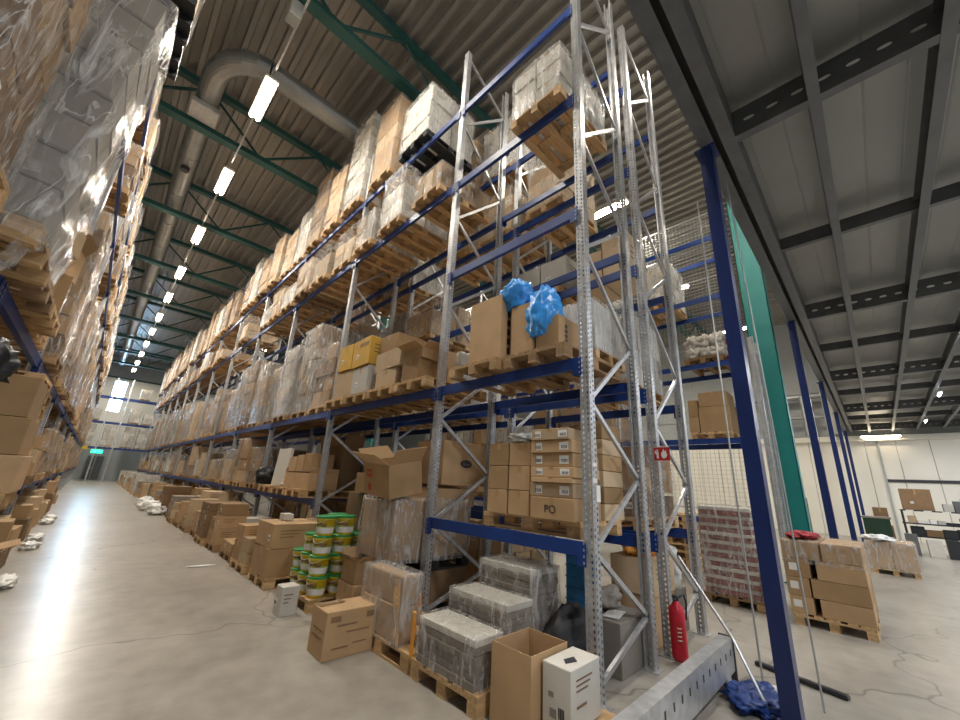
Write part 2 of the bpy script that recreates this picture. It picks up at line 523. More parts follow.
ORD = ['first', 'second', 'third', 'fourth', 'fifth', 'sixth', 'seventh', 'eighth', 'ninth', 'tenth', 'eleventh', 'twelfth', 'thirteenth', 'fourteenth', 'fifteenth', 'sixteenth', 'seventeenth', 'eighteenth', 'nineteenth', 'twentieth']
for k in range(9):
    truss(6.5 + 5.27 * k, k)

# ------------------------------------------------------------------ mezzanine
mz = thing('mezzanine_platform', 'grey steel mezzanine floor seen from below, overhead on the right', 'mezzanine', (0, 0, 0))
ZM = 5.3
dk = MB(); prof = []; y = -8.9
while y < 0.6:
    prof += [(y, ZM + 0.42), (y + 0.30, ZM + 0.42), (y + 0.305, ZM + 0.417), (y + 0.315, ZM + 0.417)]
    y += 0.32
P = []; F = []
xs = [-3.0 + i * 2.0 for i in range(17)]
for xx in xs:
    P += [(xx, u, v) for u, v in prof]
n = len(prof)
for j in range(len(xs) - 1):
    for i in range(n - 1):
        F.append((j * n + i, j * n + i + 1, (j + 1) * n + i + 1, (j + 1) * n + i))
dk.poly(P, F, 'sheet'); dk.box(-3, 28.95, -8.9, 0.7, ZM + 0.45, ZM + 0.55, 'sheet'); obj('floor_deck', dk, mz)
def cprof(u0, u1, v0, v1, t=0.012, open_hi=True):
    """C channel, web at u0 side, flanges towards u1"""
    return [(u0, v0), (u1, v0), (u1, v0 + t), (u0 + t if u1 > u0 else u0 - t, v0 + t), (u0 + t if u1 > u0 else u0 - t, v1 - t), (u1, v1 - t), (u1, v1), (u0, v1)]
e = MB(); e.prism(cprof(0.74, 0.62, ZM, ZM + 0.42), 'x', -3, 28.9, 'galv_dark'); e.box(-3, 28.9, 0.74, 0.755, ZM - 0.01, ZM + 0.5, 'galv_dark'); obj('edge_beam', e, mz)
e = MB(); e.prism(cprof(0.44, 0.56, ZM, ZM + 0.40), 'x', -3, 28.9, 'galv_dark'); obj('edge_beam', e, mz)
for yy in (-0.21, -1.04, -1.87, -2.7, -3.53, -4.36, -5.2, -6.0):
    e = MB(); e.prism(cprof(yy - 0.04, yy + 0.05, ZM, ZM + 0.26), 'x', -3, 28.9, 'galv_dark'); obj('purlin', e, mz)
for xx in (-1.9, 4.06, 10.05, 16.05, 22.05, 28.0):
    e = MB(); e.prism([(a - xx, b_ - ZM - 0.17) for a, b_ in cprof(xx, xx + 0.10, ZM + 0.005, ZM + 0.34, 0.008)], 'y', -8.9, 0.44, 'girder')
    obj('slotted_girder', e, mz, loc=(xx, 0, ZM + 0.17))
for xx in (1.1, 7.0, 13.0, 19.0, 25.0):
    e = MB(); e.box(xx, xx + 0.08, -8.9, 0.44, ZM + 0.12, ZM + 0.32, 'galv_dark'); obj('cross_joist', e, mz)
# blue posts carrying the mezzanine edge
plab = ['nearest tall blue steel post under the mezzanine edge, beside the guard rail', 'second blue steel post along the mezzanine edge, right of the teal column',
        'third blue steel post along the mezzanine edge', 'fourth blue steel post along the mezzanine edge', 'farthest blue steel post along the mezzanine edge']
for k, xx in enumerate((4.09, 10.05, 16.05, 22.05, 28.0)):
    t = thing('steel_post', plab[k], 'post', (xx, 0.72, 0), 0, 'blue mezzanine posts')
    p = MB(); p.box(-0.075, 0.075, -0.06, -0.048, 0.012, ZM - 0.012, 'blue_post'); p.box(-0.075, 0.075, 0.048, 0.06, 0.012, ZM - 0.012, 'blue_post'); p.box(-0.006, 0.006, -0.048, 0.048, 0.012, ZM - 0.012, 'blue_post')
    p.box(-0.075, -0.068, -0.048, 0.048, 0.012, ZM - 0.012, 'blue_post')
    obj('column', p, t)
    p = MB(); p.box(-0.13, 0.13, -0.12, 0.12, 0, 0.012, 'blue_post'); obj('base_plate', p, t)
    p = MB(); p.box(-0.12, 0.12, -0.10, 0.10, ZM - 0.012, ZM, 'blue_post'); p.poly([(-0.075, -0.05, ZM - 0.012), (-0.12, -0.05, ZM - 0.012), (-0.075, -0.05, ZM - 0.2), (-0.075, 0.05, ZM - 0.012), (-0.12, 0.05, ZM - 0.012), (-0.075, 0.05, ZM - 0.2)], [(0, 1, 2), (5, 4, 3), (0, 3, 4, 1), (1, 4, 5, 2)], 'blue_post'); obj('cap_plate', p, t)
# post at the far right
t = thing('steel_post', 'dark post at the right edge, in front of the shelving', 'post', (22.05, -3.53, 0), 0)
p = MB(); p.box(-0.06, 0.06, -0.06, 0.06, 0.012, ZM, 'blue_post'); obj('column', p, t)
p = MB(); p.box(-0.13, 0.13, -0.12, 0.12, 0, 0.012, 'blue_post'); obj('base_plate', p, t)
# teal building column
t = thing('building_column', 'wide teal steel building column rising behind the nearest blue post', 'column', (10.75, 1.36, 0))
p = MB(); h = 0.25; p.box(-0.13, 0.13, -h, -h + 0.016, 0.02, 12.2, 'teal'); p.box(-0.13, 0.13, h - 0.016, h, 0.02, 12.2, 'teal'); p.box(-0.13, -0.118, -h, h, 0.02, 12.2, 'teal'); obj('column', p, t)
p = MB(); p.box(-0.2, 0.2, -0.3, 0.3, 0, 0.02, 'teal'); obj('base_plate', p, t)
t = thing('building_column', 'teal building column standing deep among the rear racks', 'column', (8.4, 15.2, 0))
p = MB(); p.box(-0.13, 0.13, -h, -h + 0.016, 0.02, 12.2, 'teal'); p.box(-0.13, 0.13, h - 0.016, h, 0.02, 12.2, 'teal'); p.box(-0.13, -0.118, -h, h, 0.02, 12.2, 'teal'); obj('column', p, t)

# ------------------------------------------------------------------ lamps
def area(parent, sx, sy, watts, col, loc=(0, 0, -0.06)):
    ld = D.lights.new('lamp_light', 'AREA'); ld.shape = 'RECTANGLE'; ld.size = sx; ld.size_y = sy; ld.energy = watts; ld.color = col
    o = D.objects.new('lamp_light', ld); C.objects.link(o); o.parent = parent; o.location = loc
    return o
proto = None
aisle_y = [9.0, 12.95, 17.05, 21.3, 25.2, 29.2, 32.9, 36.8, 40.7, 44.6, 48.5, 1.6, 5.2]
WARM = (1.0, 0.94, 0.84)
def ceiling_lamp(x, y, z, lab, group, watts=LAMP_W, mt='lamp', col=WARM):
    t = thing('ceiling_lamp', lab, 'ceiling lamp', (x, y, z), 0, group)
    b_ = MB(); b_.cbox(-0.15, 0.15, -0.72, 0.72, 0.0, 0.08, 'white', 0.015); obj('housing', b_, t)
    b_ = MB(); b_.tube([(-0.07, -0.68, -0.035), (-0.07, 0.68, -0.035)], 0.035, mt, 8); b_.tube([(0.07, -0.68, -0.035), (0.07, 0.68, -0.035)], 0.035, mt, 8); obj('tube', b_, t)
    b_ = MB(); b_.tube([(0, -0.4, 0.08), (0, -0.4, 0.18)], 0.01, 'galv', 6); b_.tube([(0, 0.4, 0.08), (0, 0.4, 0.18)], 0.01, 'galv', 6); obj('hanger', b_, t)
    area(t, 0.16, 1.25, watts, col)
    return t
k = 0
for yy in aisle_y:
    if yy < 4:
        continue
    ceiling_lamp(0.86, yy, 10.3, 'lit strip lamp above the left aisle, %s counted from the camera' % ORD[k], 'strip lamps over the aisle'); k += 1
rail = MB(); rail.box(0.84, 0.88, 3.0, 50, 10.48, 10.52, 'galv'); tag(obj('lamp_rail', rail), 'thin straight rail carrying the strip lamps above the left aisle', 'rail')
for k, (xx, yy) in enumerate(((9.9, 4.7), (9.9, 8.9), (9.9, 13.2), (9.9, 17.5), (7.2, 22), (7.2, 30), (16.5, 5), (16.5, 11), (23, 4), (23, 10))):
    ceiling_lamp(xx, yy, 10.3, 'lit strip lamp over the rear racks, %s of that group from the camera' % ORD[k], 'strip lamps over the rear racks', watts=300)
for k, (xx, yy) in enumerate(((1.6, 0.93), (6.9, 0.93), (13.0, 0.93))):  # unseen lamps, added above the mezzanine to brighten the rack end frames
    ceiling_lamp(xx, yy, 10.7, 'unseen added strip lamp over the rack ends beside the mezzanine, %s one' % ORD[k], 'added lamps over the rack ends', watts=230)
k = 0
for xx, yy in ((1.2, -1.85), (7.2, -1.85), (13.24, -1.85), (19.3, -1.85), (25.3, -1.85), (7.2, -5), (13.2, -5), (19.3, -5), (25.3, -5)):
    t = thing('ceiling_lamp', 'small bright lamp mounted under the mezzanine, %s one' % ORD[k], 'ceiling lamp', (xx, yy - 0.12, ZM - 0.06), 0, 'lamps under the mezzanine')
    b_ = MB(); b_.cbox(-0.3, 0.3, -0.06, 0.06, 0, 0.06, 'white', 0.012); obj('housing', b_, t)
    b_ = MB(); b_.tube([(-0.27, 0, -0.02), (0.27, 0, -0.02)], 0.025, 'lamp_cool', 8); obj('tube', b_, t)
    area(t, 0.5, 0.1, HALL_W if xx > 2 else HALL_W * 1.3, (0.95, 0.97, 1.0))
    k += 1
t = thing('wall_lamp', 'long fluorescent tube on the right end wall below the mezzanine', 'wall lamp', (28.6, -0.55, 5.0))
b_ = MB(); b_.box(0.03, 0.15, -0.75, 0.75, 0, 0.09, 'white'); obj('housing', b_, t)
b_ = MB(); b_.tube([(0, -0.7, 0.03), (0, 0.7, 0.03)], 0.03, 'lamp', 8); obj('tube', b_, t)

# ------------------------------------------------------------------ ventilation duct
t = thing('ventilation_duct', 'large round silver ventilation duct bending along the ceiling above the aisle', 'duct', (0, 0, 0))
ZD = 11.25
d = MB(); d.tube([(-0.11, 10.35, ZD), (-0.11, 51, ZD)], 0.265, 'duct', 24); o = obj('straight_pipe', d, t)
yy = 11.3
while yy < 50:
    d = MB(); d.tube([(-0.11, yy, ZD), (-0.11, yy + 0.05, ZD)], 0.28, 'duct', 24); yy += 2.4
    obj('joint_ring', d, t)
pts = []
for i in range(7):
    a = PI - i * (PI / 2) / 6
    pts.append((0.86 + 0.97 * math.cos(a), 10.35 - 1.3 * math.sin(PI - a), ZD))
d = MB(); d.tube(pts, [0.27] * 7, 'duct', 24); obj('elbow', d, t)
d = MB(); d.tube([(0.86, 9.05, ZD), (14.5, 9.05, ZD)], 0.265, 'duct', 24); obj('straight_pipe', d, t)
xx = 1.05
while xx < 14:
    d = MB(); d.tube([(xx, 9.05, ZD), (xx + 0.05, 9.05, ZD)], 0.28, 'duct', 24); xx += 2.0
    obj('joint_ring', d, t)
d = MB(); d.cbox(-0.42, 0.24, 10.95, 11.60, ZD - 0.42, ZD - 0.24, 'galv', 0.02); obj('damper_box', d, t)
d = MB(); d.tube([(-0.11, 14.2, ZD - 0.2), (-0.11, 14.2, ZD - 0.40)], 0.12, 'black', 14); obj('air_outlet', d, t)
t = thing('loudspeaker', 'small grey box hanging from the ceiling near the top edge', 'speaker', (0.75, 6.7, 10.3))
d = MB(); d.cbox(-0.12, 0.12, -0.14, 0.14, 0, 0.42, 'wall_grey', 0.02); obj('housing', d, t)
d = MB(); d.tube([(0, 0, 0.42), (0, 0, 0.62)], 0.012, 'galv', 6); obj('hanger', d, t)

# ------------------------------------------------------------------ pallet racks
TOP = 9.3
_cache = {}
def upright_mesh(top):
    key = ('up', top)
    if key not in _cache:
        m = MB(); t = 0.004
        pr = [(-0.045, -0.05), (0.045, -0.05), (0.045, -0.03), (0.045 - t, -0.03), (0.045 - t, -0.05 + t), (-0.045 + t, -0.05 + t),
              (-0.045 + t, 0.05 - t), (0.045 - t, 0.05 - t), (0.045 - t, 0.03), (0.045, 0.03), (0.045, 0.05), (-0.045, 0.05)]
        m.prism(pr, 'z', 0.01, top, 'upright')
        _cache[key] = m.mesh('upright')
    return _cache[key]
def foot_mesh():
    if 'foot' not in _cache:
        m = MB(); m.box(-0.08, 0.08, -0.09, 0.09, 0, 0.01, 'galv'); _cache['foot'] = m.mesh('foot_plate')
    return _cache['foot']
ZZ = [0.12, 0.45, 1.1, 1.73, 2.42, 3.2, 4.1, 4.85, 5.65, 6.6, 7.6, 8.6, 9.2]
def beam_mesh(length):
    key = ('beam', round(length, 3))
    if key not in _cache:
        m = MB(); h = length / 2
        m.prism([(-0.025, -0.12), (0.025, -0.12), (0.025, -0.02), (0.012, -0.02), (0.012, 0), (-0.025, 0)], 'y', -h, h, 'blue')
        cs = []
        for s in (-1, 1):
            c_ = MB(); cs.append(c_)
            c_.box(-0.034, 0.03, min(s * h, s * (h + 0.006)), max(s * h, s * (h + 0.006)), -0.19, -0.004, 'blue')
            c_.box(-0.038, -0.034, min(s * (h - 0.05), s * (h + 0.04)), max(s * (h - 0.05), s * (h + 0.04)), -0.19, -0.004, 'blue')
            for q in range(4):
                c_.box(-0.040, -0.038, s * (h + 0.02) - 0.006, s * (h + 0.02) + 0.006, -0.17 + q * 0.05, -0.15 + q * 0.05, 'galv')
        _cache[key] = (m.mesh('load_beam'), [q_.mesh('beam_connector') for q_ in cs])
    return _cache[key]
def rack(label, x, y, ys, levels, depth=1.05, rz=0, near_bays=8, near_braces=6, extra=None, both=True, guards=False, first_zz=None):
    """row of frames at local y in ys; local x: 0 = front uprights, depth = rear; levels(bay) -> beam-top heights"""
    t = thing('pallet_rack', label, 'pallet rack', (x, y, 0), rz)
    bb = MB()
    for i, yy in enumerate(ys):
        for xx, r in ((0, 0), (depth, PI)):
            u = link('upright', upright_mesh(TOP), t, (xx, yy, 0), (0, 0, r))
            link('foot_plate', foot_mesh(), u)
        s = 0
        for a, b_ in zip(ZZ[:-1], ZZ[1:]):
            xa, xb = (0.03, depth - 0.03) if s == 0 else (depth - 0.03, 0.03)
            m = MB() if i < near_braces else bb
            m.bar((xa, yy, a), (xb, yy, b_), 0.032, 0.042, 'galv')
            if i < near_braces:
                obj('brace', m, t)
            s = 1 - s
        if extra:
            extra(t, i, yy)
    if bb.v:
        o = obj('brace', bb, t); o['kind'] = 'stuff'
    fb = MB()
    for i in range(len(ys) - 1):
        L_ = ys[i + 1] - ys[i] - 0.1 - 0.014
        yc = (ys[i] + ys[i + 1]) / 2
        for z in levels(i):
            for xx, r in ((-0.03, 0), (depth + 0.03, PI)) if both else ((-0.03, 0),):
                if i < near_bays:
                    bm, cm_ = beam_mesh(L_)
                    b1 = link('load_beam', bm, t, (xx, yc, z), (0, 0, r))
                    [link('beam_connector', q_, b1) for q_ in cm_]
                else:
                    fb.box(xx - 0.025, xx + 0.025, ys[i] + 0.05, ys[i + 1] - 0.05, z - 0.12, z, 'blue')
    if fb.v:
        o = obj('load_beam', fb, t); o['kind'] = 'stuff'
    return t
YF = [1.80, 4.04, 7.45] + [7.45 + 3.55 * k for k in range(1, 12)]      # frames of the right rack
LV = {0: 1.17, 1: 2.84, 2: 4.60, 3: 6.28, 4: 7.90}
def lv_r1(i):
    if i == 0: return [1.17, 2.84, 4.60, 6.28, 7.90]
    if i == 1: return [2.84, 6.28, 7.90]
    return [1.17, 2.84, 6.28, 7.90]
def lv_all(i):
    return [1.17, 2.84, 4.60, 6.28, 7.90]
def r1_extra(t, i, yy):
    if i < 3:
        g = MB(); g.cbox(-0.12, -0.06, yy - 0.07, yy + 0.07, 0.0, 0.32, 'orange', 0.01); obj('upright_guard', g, t)['label'] = 'yellow plastic foot guard'
    if i == 0:
        for (dx, z0, z1) in ((0.0, 1.50, 1.64), (-0.055, 1.66, 1.70), (-0.055, 1.80, 1.83)):
            g = MB(); g.box(-0.04 + dx + 0.05, 0.05 + dx + 0.03, yy - 0.056, yy - 0.052, z0, z1, 'paper'); obj('tag', g, t)['label'] = 'white paper tag'
rack('long blue and galvanised pallet rack lining the right side of the aisle', 3.195, 0, YF, lv_r1, extra=r1_extra, near_bays=7)
rack('second blue and grey pallet rack, back to back behind the aisle rack', 4.72, 0, YF[:9], lv_all, near_bays=6, near_braces=5)
YL = [1.95, 4.27, 7.42] + [7.42 + 3.55 * k for k in range(1, 12)]
def lv_l(i):
    return [2.84, 6.28, 7.90] if i == 0 else [1.17, 2.84, 6.28, 7.90]
rack('tall pallet rack along the left side of the aisle, full of wrapped goods', -0.80, 0, [-y for y in reversed([0])] and [-y for y in YL], lambda i: [], rz=PI) if False else None
def rack_left():
    # local frame turned by 180 degrees: local y = -world y
    ys = [-y for y in YL]
    t = thing('pallet_rack', 'tall pallet rack along the left side of the aisle, full of wrapped goods', 'pallet rack', (-0.82, 0, 0), PI)
    bb = MB(); fb = MB()
    for i, yy in enumerate(ys):
        for xx, r in ((0, 0), (1.05, PI)):
            u = link('upright', upright_mesh(TOP), t, (xx, yy, 0), (0, 0, r))
            link('foot_plate', foot_mesh(), u)
        s = 0
        for a, b_ in zip(ZZ[:-1], ZZ[1:]):
            xa, xb = (0.03, 1.02) if s == 0 else (1.02, 0.03)
            m = MB() if i < 5 else bb
            m.bar((xa, yy, a), (xb, yy, b_), 0.032, 0.042, 'galv')
            if i < 5:
                obj('brace', m, t)
            s = 1 - s
        if i:
            L_ = YL[i] - YL[i - 1] - 0.114; yc = -(YL[i] + YL[i - 1]) / 2
            for z in lv_l(i - 1):
                for xx, r in ((-0.03, 0), (1.08, PI)):
                    if i < 8:
                        bm, cm_ = beam_mesh(L_)
                        b1 = link('load_beam', bm, t, (xx, yc, z), (0, 0, r)); [link('beam_connector', q_, b1) for q_ in cm_]
                    else:
                        fb.box(xx - 0.025, xx + 0.025, -YL[i] + 0.05, -YL[i - 1] - 0.05, z - 0.12, z, 'blue')
    obj('brace', bb, t)['kind'] = 'stuff'; obj('load_beam', fb, t)['kind'] = 'stuff'
rack_left()
Y3 = [1.80 + 2.8 * k for k in range(5)]
def r3_extra(t, i, yy):
    if i == 0:
        g = MB()
        ya, yb = 1.8, Y3[-1]
        for q in range(int((yb - ya) / 0.10) + 1):
            g.box(1.16, 1.166, ya + q * 0.10, ya + q * 0.10 + 0.006, 1.3, 9.45, 'wire')
        for q in range(int(8.1 / 0.10)):
            g.box(1.166, 1.172, ya, yb, 1.32 + q * 0.10, 1.326 + q * 0.10, 'wire')
        for z in (1.3, 3.4, 5.4, 7.4, 9.43):
            g.box(1.155, 1.18, ya, yb, z, z + 0.025, 'wire')
        obj('mesh_panel', g, t)
rack('third pallet rack beyond the next aisle, with wire mesh on its back', 9.74, 0, Y3, lambda i: [1.17, 2.84, 4.60, 6.28, 7.90], extra=r3_extra, near_braces=3)
rack('far transverse rack bridging the end of the aisle below the bright window', -2.6, 48.4, [0, -2.65, -3.75, -6.4], lambda i: [], rz=PI / 2) if False else None
def rack_end():
    t = thing('pallet_rack', 'far transverse rack bridging the end of the aisle below the bright window', 'pallet rack', (0, 48.3, 0))
    xs_ = [-2.7, 0.05, 1.15, 3.9]
    for xx in xs_:
        for yy in (0, 1.05):
            u = link('upright', upright_mesh(TOP), t, (xx, yy, 0), (0, 0, PI / 2)); link('foot_plate', foot_mesh(), u)
        m = MB(); s = 0
        for a, b_ in zip(ZZ[:-1], ZZ[1:]):
            m.bar((xx, 0.03 if s == 0 else 1.02, a), (xx, 1.02 if s == 0 else 0.03, b_), 0.03, 0.04, 'galv'); s = 1 - s
        obj('brace', m, t)
    for a, b_ in zip(xs_[:-1], xs_[1:]):
        for z in (2.95, 5.2, 7.5):
            for yy in (-0.03, 1.08):
                m = MB(); m.box(a + 0.05, b_ - 0.05, yy - 0.025, yy + 0.025, z - 0.14, z, 'blue'); obj('load_beam', m, t)
rack_end()
ex = MB(); ex.cbox(-0.38, 0.38, 0, 0.10, 0, 0.30, 'exit', 0.01)
t = thing('exit_sign', 'green lit exit sign above the door at the far end of the aisle', 'exit sign', (0.2, 48.13, 2.38))
obj('housing', ex, t)
ex = MB(); ex.box(-0.3, -0.27, 0.04, 0.07, 0.30, 0.43, 'galv'); obj('hanger', ex, t)
ex = MB(); ex.box(0.27, 0.3, 0.04, 0.07, 0.30, 0.43, 'galv'); obj('hanger', ex, t)
ex = MB(); ex.box(-0.25, -0.05, -0.012, 0, 0.12, 0.17, 'paper'); ex.box(-0.12, -0.07, -0.012, 0, 0.05, 0.25, 'paper'); ex.box(0.06, 0.28, -0.012, 0, 0.13, 0.17, 'paper'); ex.box(0.06, 0.12, -0.012, 0, 0.08, 0.22, 'paper'); obj('pictogram', ex, t)
t = thing('warning_sign', 'small yellow sign hanging on the far transverse rack', 'sign', (-0.75, 48.205, 2.66)); ex = MB(); ex.box(-0.3, 0.3, 0, 0.03, 0, 0.28, 'yellow'); obj('panel', ex, t)

# ------------------------------------------------------------------ pallets, cartons, film
def pallet_boards(mb, mt, cx=0, cy=0, z=0):
    for q in range(5):
        y0 = -0.4 + q * (0.8 - 0.145) / 4
        mb.box(cx - 0.6, cx + 0.6, cy + y0, cy + y0 + (0.145 if q % 2 == 0 else 0.10), z + 0.122, z + 0.144, mt)
    for q in (-0.6, -0.0725, 0.455):
        mb.box(cx + q, cx + q + 0.145, cy - 0.4, cy + 0.4, z + 0.10, z + 0.122, mt)
def pallet_bottom(mb, mt, cx=0, cy=0, z=0):
    for q in (-0.4, -0.05, 0.3):
        mb.box(cx - 0.6, cx + 0.6, cy + q, cy + q + 0.10, z, z + 0.022, mt)
def pallet_block(mb, i, j, mt, cx=0, cy=0, z=0):
    x0 = (-0.6, -0.0725, 0.455)[i]; y0 = (-0.4, -0.05, 0.3)[j]
    mb.box(cx + x0, cx + x0 + 0.145, cy + y0, cy + y0 + 0.10, z + 0.022, z + 0.10, mt)
def pallet_full(mb, mt, cx=0, cy=0, z=0):
    pallet_boards(mb, mt, cx, cy, z); pallet_bottom(mb, mt, cx, cy, z)
    for i in range(3):
        for j in range(3):
            pallet_block(mb, i, j, mt, cx, cy, z)
def pal_parts(mt):
    key = ('pal', mt)
    if key not in _cache:
        a = MB(); pallet_boards(a, mt)
        b_ = MB(); pallet_bottom(b_, mt)
        bl = []
        for i in range(3):
            for j in range(3):
                m = MB(); m.box(-0.0725, 0.0725, -0.05, 0.05, 0, 0.078, mt); bl.append(((-0.5275, 0, 0.5275)[i], (-0.35, 0, 0.35)[j])) 
        _cache[key] = (a.mesh('deck_boards'), b_.mesh('bottom_boards'), m.mesh('block'), bl)
    return _cache[key]
def full_pallet_mesh(mt):
    key = ('palf', mt)
    if key not in _cache:
        a = MB(); pallet_full(a, mt); _cache[key] = a.mesh('pallet')
    return _cache[key]
def pallet(x, y, z, lab, mt='wood', rz=0, group=None, tilt=0):
    """stand-alone EUR pallet: deck boards, bottom boards, nine blocks"""
    z = z + 0.003 if z > 0.5 else z
    t = thing('wooden_pallet' if mt != 'black' else 'plastic_pallet', lab, 'pallet', (x, y, z), rz, group)
    a, b_, m, bl = pal_parts(mt)
    link('deck_boards', a, t); link('bottom_boards', b_, t)
    for bx, by in bl:
        link('block', m, t, (bx, by, 0.022))
    return t

def add_carton(mb, x0, x1, y0, y1, z0, z1, base, rnd, tape=True, prints=0.3, c=0.005):
    mb.cbox(x0, x1, y0, y1, z0, z1, base, c)
    e = 0.0012; ym = (y0 + y1) / 2; h = z1 - z0; xm = (x0 + x1) / 2
    if tape:
        w_ = min(0.025, (y1 - y0) / 5)
        mb.box(x0, x1, ym - w_, ym + w_, z1, z1 + e, 'tape')
        mb.box(x0 - e, x0, ym - w_, ym + w_, z1 - h * 0.28, z1, 'tape')
        mb.box(x1, x1 + e, ym - w_, ym + w_, z1 - h * 0.28, z1, 'tape')
    r = rnd.random()
    if r < prints and h > 0.12:
        s = min(0.05, h * 0.2)
        ys_ = y0 + (y1 - y0) * (0.12 if rnd.random() < 0.5 else 0.6)
        mb.box(x0 - e, x0, ys_, ys_ + s * 1.8, z0 + h * 0.3, z0 + h * 0.3 + s * 1.6, 'paper')
        for q in range(5):
            mb.box(x0 - 2 * e, x0 - e, ys_ + s * (0.2 + 0.28 * q), ys_ + s * (0.33 + 0.28 * q), z0 + h * 0.3 + s * 0.3, z0 + h * 0.3 + s, 'ink')
    r = rnd.random()
    if r < prints and h > 0.2:
        xs_ = x0 + (x1 - x0) * 0.15
        for q in range(3):
            mb.box(xs_, xs_ + (x1 - x0) * (0.5 - 0.1 * q), y0 - e, y0, z1 - h * (0.3 + 0.13 * q), z1 - h * (0.26 + 0.13 * q), 'card_dark')
def add_film(mb, W, Dp, z0, z1, rnd, mt='film', amp=0.02, nz=10, n=36):
    P = []; F = []
    sd = rnd.random() * 50
    for j in range(nz + 1):
        fz = j / nz
        z = z0 + (z1 - z0) * fz
        for k in range(n):
            t = 2 * PI * k / n
            ct, st = math.cos(t), math.sin(t)
            e_ = 0.10
            x = (abs(ct) ** e_) * (1 if ct > 0 else -1) * (W / 2 + 0.012)
            y = (abs(st) ** e_) * (1 if st > 0 else -1) * (Dp / 2 + 0.012)
            nn = noise.noise(Vector((x * 4 + sd, y * 4, z * 5)))
            s = 1 + amp * (0.7 + nn * 1.6)
            P.append((x * s, y * s, z + (0.03 * noise.noise(Vector((x * 5, y * 5, sd))) if j in (0,) else 0)))
    for j in range(nz):
        for k in range(n):
            F.append((j * n + k, j * n + (k + 1) % n, (j + 1) * n + (k + 1) % n, (j + 1) * n + k))
    # top cover, slightly sagging
    b_ = nz * n
    for s_, dz in ((0.9, 0.012), (0.45, 0.004)):
        for k in range(n):
            p = P[b_ + k]
            P.append((p[0] * s_, p[1] * s_, z1 + dz + 0.012 * noise.noise(Vector((p[0] * 6, p[1] * 6, sd + s_)))))
    for r_ in range(2):
        for k in range(n):
            F.append((b_ + r_ * n + k, b_ + r_ * n + (k + 1) % n, b_ + (r_ + 1) * n + (k + 1) % n, b_ + (r_ + 1) * n + k))
    F.append(tuple(b_ + 2 * n + k for k in range(n)))
    mb.poly(P, F, mt)

KIND = {  # base materials, film, look words
    'brown': (['card', 'card', 'card_dark'], 'film', 'film wrapped brown cartons'),
    'pale': (['card_pale', 'card', 'card_pale'], 'film', 'film wrapped pale tan cartons'),
    'white': (['card_white', 'card_white', 'paper'], 'film_thick', 'film wrapped white cartons'),
    'grey': (['card_grey', 'card_grey', 'card'], 'film_thick', 'thickly wrapped greyish cartons'),
    'bare': (['card', 'card_pale', 'card'], None, 'unwrapped brown cartons on pallet'),
    'yellow': (['card_yel', 'card_pale', 'card_yel'], None, 'unwrapped yellowish cartons on pallet'),
}
SIZE_WORD = lambda h: 'low' if h < 0.8 else 'mid-height' if h < 1.4 else 'tall' if h < 2.1 else 'very tall'
def layout(h, kind, rnd):
    """cartons of a load, local coordinates, z from 0.144"""
    out = []
    z = 0.144
    lh = rnd.choice((0.24, 0.30, 0.36, 0.42))
    pat = rnd.choice(((2, 2), (3, 2), (2, 1), (3, 2), (2, 3)))
    full = rnd.random() < 0.6
    W, Dp = 1.16, 0.77
    nl = max(1, int(round(h / lh))); lh = h / nl
    for L_ in range(nl):
        nx, ny = pat if L_ % 2 == 0 or full else (pat[1] if pat[1] > 1 else 2, max(1, pat[0] - 1))
        if not full and rnd.random() < 0.3:
            nx, ny = rnd.choice(((2, 2), (3, 2), (2, 1)))
        top = L_ == nl - 1 and nl > 2
        for i in range(nx):
            for j in range(ny):
                if top and rnd.random() < 0.4:
                    continue
                w_ = W / nx; d = Dp / ny; g = rnd.uniform(0.003, 0.014); jx = rnd.uniform(-0.022, 0.022); jy = rnd.uniform(-0.016, 0.016)
                hh = lh - 0.004 - (rnd.random() < 0.12) * rnd.uniform(0, 0.04)
                gx = 0.02
                out.append((-W / 2 + i * w_ + g + jx, -W / 2 + (i + 1) * w_ - g + jx, -Dp / 2 + j * d + g + jy, -Dp / 2 + (j + 1) * d - g + jy, z, z + hh, rnd.choice(KIND[kind][0])))
        z += lh
    return out
protos = {}
SEEN = {}
def load(*a, sy=1.0, **k):
    o = load_(*a, **k)
    o.scale = (1, sy, 1)
    return o
